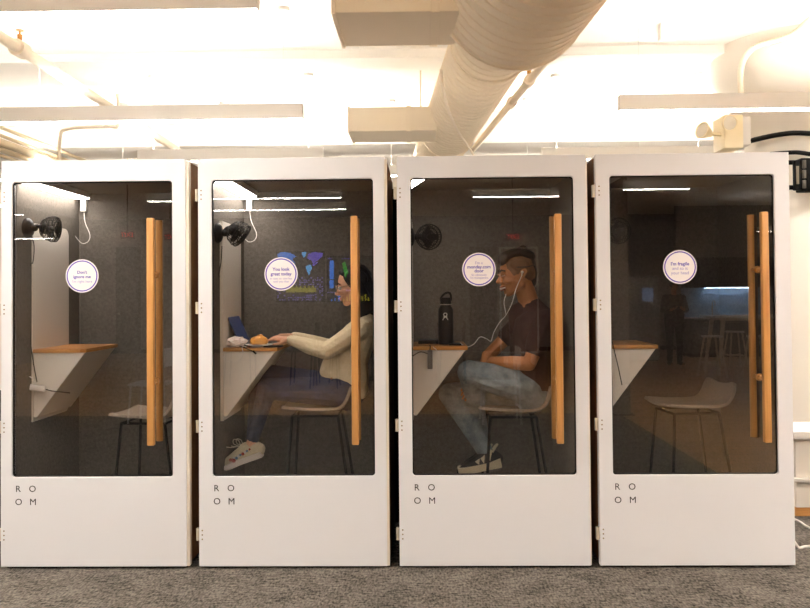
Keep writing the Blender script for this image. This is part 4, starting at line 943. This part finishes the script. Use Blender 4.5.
tv(12, 21, 248, 292, 20, 'narrow dark wall screen with faint blue and green lines at the far left', [(mb1, [R4(.1, .1, .25, .5), R4(.5, .7, .8, .95)]), (mb5, [R4(.6, .2, .75, .5)])])
def exit_sign(px, py, dist, w_, label):
    p = mir(px, py, dist); h_ = w_*.5
    T = thing('exit_sign', label, 'sign', (p.x, p.y, p.z-h_/2), 'lit exit signs')
    obj('case', MB().box(p.x-w_/2, p.x+w_/2, p.y-.03, p.y, p.z-h_/2, p.z+h_/2, .005), mat('exit_case', (60, 30, 28), .5), T)
    b = text_bm('EXIT', h_*.85, V((0, 0, 0)), .002); b.transform(Matrix.Translation((p.x, p.y+.003, p.z)) @ Matrix.Rotation(PI, 4, 'Z'))
    obj('lettering', MB().add(b), emi('glow_red', (230, 30, 30), 1.6), T, False, label='glowing red letters EXIT')
    obj('mount', MB().box(p.x-.01, p.x+.01, p.y-.025, p.y-.005, p.z+h_/2, ZC), BLACKM, T, False)
exit_sign(127, 235, 14.5, .26, 'red exit sign over the dark door, mirrored in the leftmost booth')
exit_sign(170, 237, 15.5, .26, 'red exit sign mirrored at the handles of the leftmost booth')
exit_sign(513, 237, 14.0, .26, 'red exit sign mirrored above the head of the man')
# dark doors in the far wall
for k, (pxa, pxb, pyt) in enumerate(((110, 135, 246), (470, 498, 246))):
    a = mir(pxa, pyt, 20.6); b = mir(pxb, pyt, 20.6)
    d = struct('door_%d' % (k+1), MB().box(min(a.x, b.x), max(a.x, b.x), YF, YF+.06, 0, a.z, .01), mat('dark_door', (70, 66, 62), .6))
    obj('door_knob', MB().sph(V((min(a.x, b.x)+.1, YF+.09, 1.05)), .035).cyl(V((min(a.x, b.x)+.1, YF+.05, 1.05)), V((min(a.x, b.x)+.1, YF+.09, 1.05)), .015), STEEL, d)
# tall white table and white stools
def tall_table(c, label):
    T = thing('bar_table', label, 'table', (c.x, c.y, 0))
    obj('tabletop', MB().box(c.x-.75, c.x+.75, c.y-.4, c.y+.4, 1.02, 1.06, .008), WHITEP, T)
    for sx in (-1, 1):
        for sy in (-1, 1):
            obj('leg', MB().cyl((c.x+sx*.55, c.y+sy*.28, 1.02), (c.x+sx*.68, c.y+sy*.36, 0), .04, .028), PALEW, T)
    obj('apron', MB().box(c.x-.55, c.x+.55, c.y-.28, c.y+.28, .97, 1.02), PALEW, T)
def white_stool(c, label):
    T = thing('white_stool', label, 'stool', (c.x, c.y, 0), 'white stools at the tall table')
    obj('seat', MB().lathe([(0, .70), (.17, .70), (.18, .715), (.17, .73), (0, .725)], 28, Matrix.Translation((c.x, c.y, 0)), False), WHITEP, T)
    for sx in (-1, 1):
        for sy in (-1, 1): obj('leg', MB().cyl((c.x+sx*.1, c.y+sy*.1, .70), (c.x+sx*.19, c.y+sy*.19, 0), .017), PALEW, T)
    q = .15; obj('footrest', MB().tube([(c.x-q, c.y-q, .26), (c.x+q, c.y-q, .26), (c.x+q, c.y+q, .26), (c.x-q, c.y+q, .26)], .012, 8, False, True), PALEW, T)
tc = mir(748, 340, 15.0); tall_table(tc, 'tall white table on pale legs, mirrored in the rightmost booth')
for k, (px, dist) in enumerate(((712, 14.2), (735, 15.8), (757, 14.2), (782, 14.4))):
    white_stool(mir(px, 340, dist), ['white stool at the left end of the tall table', 'white stool on the far side of the tall table', 'white stool at the near middle of the tall table', 'white stool at the right end of the tall table'][k])
# white side chairs mirrored in the left and the man's booths
def side_chair(c, label, m=WHITEP, zs=.46, group='plain chairs on the open floor'):
    T = thing('side_chair', label, 'chair', (c.x, c.y, 0), group)
    obj('seat', MB().box(c.x-.22, c.x+.22, c.y-.22, c.y+.22, zs-.02, zs+.01, .008), m, T)
    obj('backrest', MB().box(c.x+.2, c.x+.225, c.y-.21, c.y+.21, zs+.2, zs+.42, .008), m, T)
    for sx in (-1, 1):
        for sy in (-1, 1):
            obj('leg', MB().cyl((c.x+sx*.19, c.y+sy*.19, zs+(.3 if sx > 0 else -.02)), (c.x+sx*.22, c.y+sy*.21, 0), .013), m, T)
side_chair(mir(500, 390, 9.4), 'white chair on the carpet, mirrored over the legs of the man')
side_chair(mir(152, 385, 9.6), 'white chair on the carpet, mirrored beside the desk of the leftmost booth')
dk_ = mat('dark_chair', (52, 46, 42), .6)
for k, (px, dist) in enumerate(((305, 13.5), (325, 13.0), (343, 13.8), (425, 13.4), (452, 13.6), (240, 13.2))):
    side_chair(mir(px, 345, dist), ['dark chair left of the three mirrored below the map', 'dark chair in the middle of the three mirrored below the map', 'dark chair right of the three mirrored below the map', 'dark chair mirrored at the bottle, the left one', 'dark chair mirrored at the bottle, the right one', 'dark chair mirrored behind the laptop'][k], dk_, .62, 'dark chairs in the seating area')
T = thing('low_table', 'dark table among the dark chairs', 'table', (mir(380, 345, 14).x, mir(380, 345, 14).y, 0))
c = mir(380, 345, 14.2)
obj('tabletop', MB().box(c.x-.42, c.x+.35, c.y-.4, c.y+.4, .72, .75, .005), dk_, T)
obj('pedestal', MB().cyl((c.x-.12, c.y, .03), (c.x-.12, c.y, .72), .04).cyl((c.x-.12, c.y, 0), (c.x-.12, c.y, .03), .28), dk_, T)
# kitchen: cabinets, worktop, refrigerator, window, tap
kx0, kx1 = mir(690, 300, 18.5).x, 8.3; ky = mir(690, 300, 18.5).y
gk = mat('grey_cabinet', (92, 92, 96), .5)
for k in range(4):
    xx = kx0+k*(kx1-kx0)/4
    T = thing('base_cabinet', ['grey base cabinet at the left end of the kitchen run', 'grey base cabinet second from the left in the kitchen run', 'grey base cabinet under the tap', 'grey base cabinet at the right end of the kitchen run'][k], 'cabinet', (xx, ky, 0), 'kitchen base cabinets')
    obj('body', MB().box(xx+.002, xx+(kx1-kx0)/4-.002, ky-.6, ky-.02, .08, .87), gk, T, False)
    obj('plinth', MB().box(xx+.002, xx+(kx1-kx0)/4-.002, ky-.56, ky-.06, 0, .08), BLACK, T, False)
    d = obj('door', MB().box(xx+.006, xx+(kx1-kx0)/4-.006, ky-.02, ky, .09, .86, .003), gk, T)
    obj('handle', MB().cyl((xx+.3, ky+.03, .8), (xx+.6, ky+.03, .8), .008), STEEL, d)
struct('wall_kitchen', MB().box(kx0-.1, XR, ky-.75, ky-.625, 0, ZC), GREYW)
single('worktop', MB().box(kx0-.02, kx1, ky-.62, ky+.03, .87, .91, .005), WHITEP, 'pale kitchen worktop over the grey cabinets', 'worktop')
single('upper_cabinet', MB().box(kx0, kx1, ky-.6, ky-.25, 1.60, 2.3, .006), mat('brown_cabinet', (66, 54, 46), .6), 'long dark wall cabinet over the kitchen worktop', 'cabinet')
ub = bpy.data.objects['upper_cabinet']
obj('strip_light', MB().box(kx0+.5, kx0+1.7, ky-.5, ky-.44, 1.58, 1.60), mat('cool_strip', (235, 245, 255), .5, emit=(205, 228, 255), estr=16), ub, False, label='glowing strip light under the cabinet')
single('splashback', MB().box(kx0, kx1, ky-.62, ky-.6, .91, 2.3), emi('pale_tiles', (150, 170, 190), 0), 'pale blue grey tiled splashback behind the tap', 'tiles')
tx = mir(727, 300, 18).x
single('kitchen_tap', MB().tube([(tx, ky-.4, .91), (tx, ky-.4, 1.2), (tx+.0, ky-.35, 1.28), (tx+.0, ky-.25, 1.27), (tx, ky-.22, 1.18)], .014).cyl((tx, ky-.4, .91), (tx, ky-.4, .95), .026), mat('brass_tap', (180, 140, 80), .3, .9), 'brass arched tap at the kitchen worktop', 'tap')
fa = mir(629, 276, 17.5); fb_ = mir(659, 276, 17.5)
T = thing('refrigerator', 'tall grey refrigerator left of the standing person', 'refrigerator', ((fa.x+fb_.x)/2, fa.y, 0))
obj('body', MB().box(fa.x, fb_.x, fa.y-.7, fa.y-.05, .02, 1.86, .01), mat('fridge_grey', (128, 128, 130), .4), T)
d = obj('door', MB().box(fa.x+.003, fb_.x-.003, fa.y-.048, fa.y, .05, 1.85, .01), mat('fridge_grey', (128, 128, 130), .4), T)
obj('dispenser', MB().box(fa.x+.28, fa.x+.52, fa.y, fa.y+.01, 1.3, 1.6), emi('dispenser_glow', (120, 140, 175), .5), d, False, label='lit dispenser niche')
obj('feet', MB().box(fa.x+.02, fb_.x-.02, fa.y-.66, fa.y-.1, 0, .02), BLACK, T, False)
cl = mir(619, 300, 13.5); T = None
struct('column', MB().box(cl.x-.13, cl.x+.13, cl.y-.13, cl.y+.13, 0, ZC), GREYW)
bn = mir(621, 400, 9.9)
T = thing('floor_power_box', 'grey power box standing on the floor edge, mirrored left in the rightmost booth', 'box', (bn.x, bn.y, 0))
obj('body', MB().box(bn.x-.1, bn.x+.1, bn.y-.08, bn.y+.08, .02, .42, .012), GREYP, T)
obj('socket', MB().box(bn.x+.03, bn.x+.07, bn.y+.08, bn.y+.09, .33, .38, .003), WHITEP, T)
obj('foot', MB().box(bn.x-.14, bn.x+.14, bn.y-.1, bn.y+.1, 0, .02), BLACK, T)
# framed board behind, mirrored round the head of the man
a = mir(500, 248, 17); b = mir(539, 400, 17)
T = thing('whiteboard', 'tall pale board on feet, mirrored around the head of the man', 'board', ((a.x+b.x)/2, a.y, 0))
obj('board', MB().box(a.x, b.x, a.y-.03, a.y, .25, a.z, .006), mat('board_grey', (150, 140, 128), .5), T)
fr = MB().holed(a.x-.02, b.x+.02, .23, a.z+.02, a.x+.02, b.x-.02, .27, a.z-.02, .02, a.y-.035, a.y+.012)
obj('frame', fr, WHITEP, T, False)
for xx in (a.x+.1, b.x-.1): obj('foot', MB().box(xx-.02, xx+.02, a.y-.3, a.y+.25, 0, .23, .005), WHITEP, T)
# standing person in dark clothes, mirrored
def stander():
    c = mir(674, 300, 16.6); x_, y_ = c.x, c.y
    T = thing('person', 'person standing in dark clothes on the wooden floor, mirrored in the rightmost booth', 'person', (x_, y_, 0))
    P = lambda a, b, z: V((x_+a, y_+b, z))
    HP, A, R3 = head_prims(P(0, .02, 1.62), (0, 1, -.1), .98)
    body = HP+[[(P(0, 0, 1.44), .055), (A(-.03, 0, -.06), .05)], [(P(-.17, 0, 1.40), .05), (P(.17, 0, 1.40), .05), (P(0, 0, 1.15), .1)], [(P(0, 0, 1.15), .1), (P(0, 0, .95), .12)]]
    for s_ in (-1, 1):
        body += [limb(P(s_*.19, 0, 1.38), P(s_*.25, .02, 1.12), .045, .038), limb(P(s_*.25, .02, 1.12), P(s_*.12, .24, 1.14), .038, .026),
                 limb(P(s_*.1, 0, .93), P(s_*.1, .02, .5), .08, .055), limb(P(s_*.1, .02, .5), P(s_*.1, 0, .08), .05, .035), [(P(s_*.1, -.02, .04), .036), (P(s_*.12, .16, .03), .03)]]
        body += hand(P(s_*.12, .24, 1.14), (-s_*.5, .5, .25), (0, .2, 1), .05, .35, .95, s_)
    blob('body', body, .006, 3, SKINM, T)
    bk = mat('black_cloth', (30, 28, 28), .9)
    top = [[(P(-.17, 0, 1.39), .065), (P(.17, 0, 1.39), .065), (P(-.09, 0, 1.1), .115), (P(.09, 0, 1.1), .115)], [(P(-.09, 0, 1.1), .115), (P(.09, 0, 1.1), .115), (P(-.08, 0, .9), .12), (P(.08, 0, .9), .12)]]
    for s_ in (-1, 1): top += [limb(P(s_*.19, 0, 1.38), P(s_*.25, .02, 1.12), .06, .052), limb(P(s_*.25, .02, 1.12), P(s_*.14, .2, 1.14), .05, .036)]
    blob('jacket', top, .008, 3, bk, T)
    tr = [[(P(-.07, 0, .9), .125), (P(.07, 0, .9), .125)]]
    for s_ in (-1, 1): tr += [limb(P(s_*.1, 0, .9), P(s_*.1, .02, .5), .1, .072), limb(P(s_*.1, .02, .5), P(s_*.1, 0, .1), .07, .055)]
    blob('trousers', tr, .008, 3, bk, T)
    for s_ in (-1, 1): blob('shoe', [[(P(s_*.1, -.04, .045), .044), (P(s_*.12, .15, .035), .036)], [(P(s_*.1, -.03, .045), .044), (P(s_*.1, -.01, .1), .045)]], .008, 2, BLACK, T)
    blob('hair', [[(A(-.02, 0, .04), .1)], [(A(-.07, 0, .0), .06), (A(-.06, 0, -.08), .05)]], .008, 2, HAIRB, T)
stander()
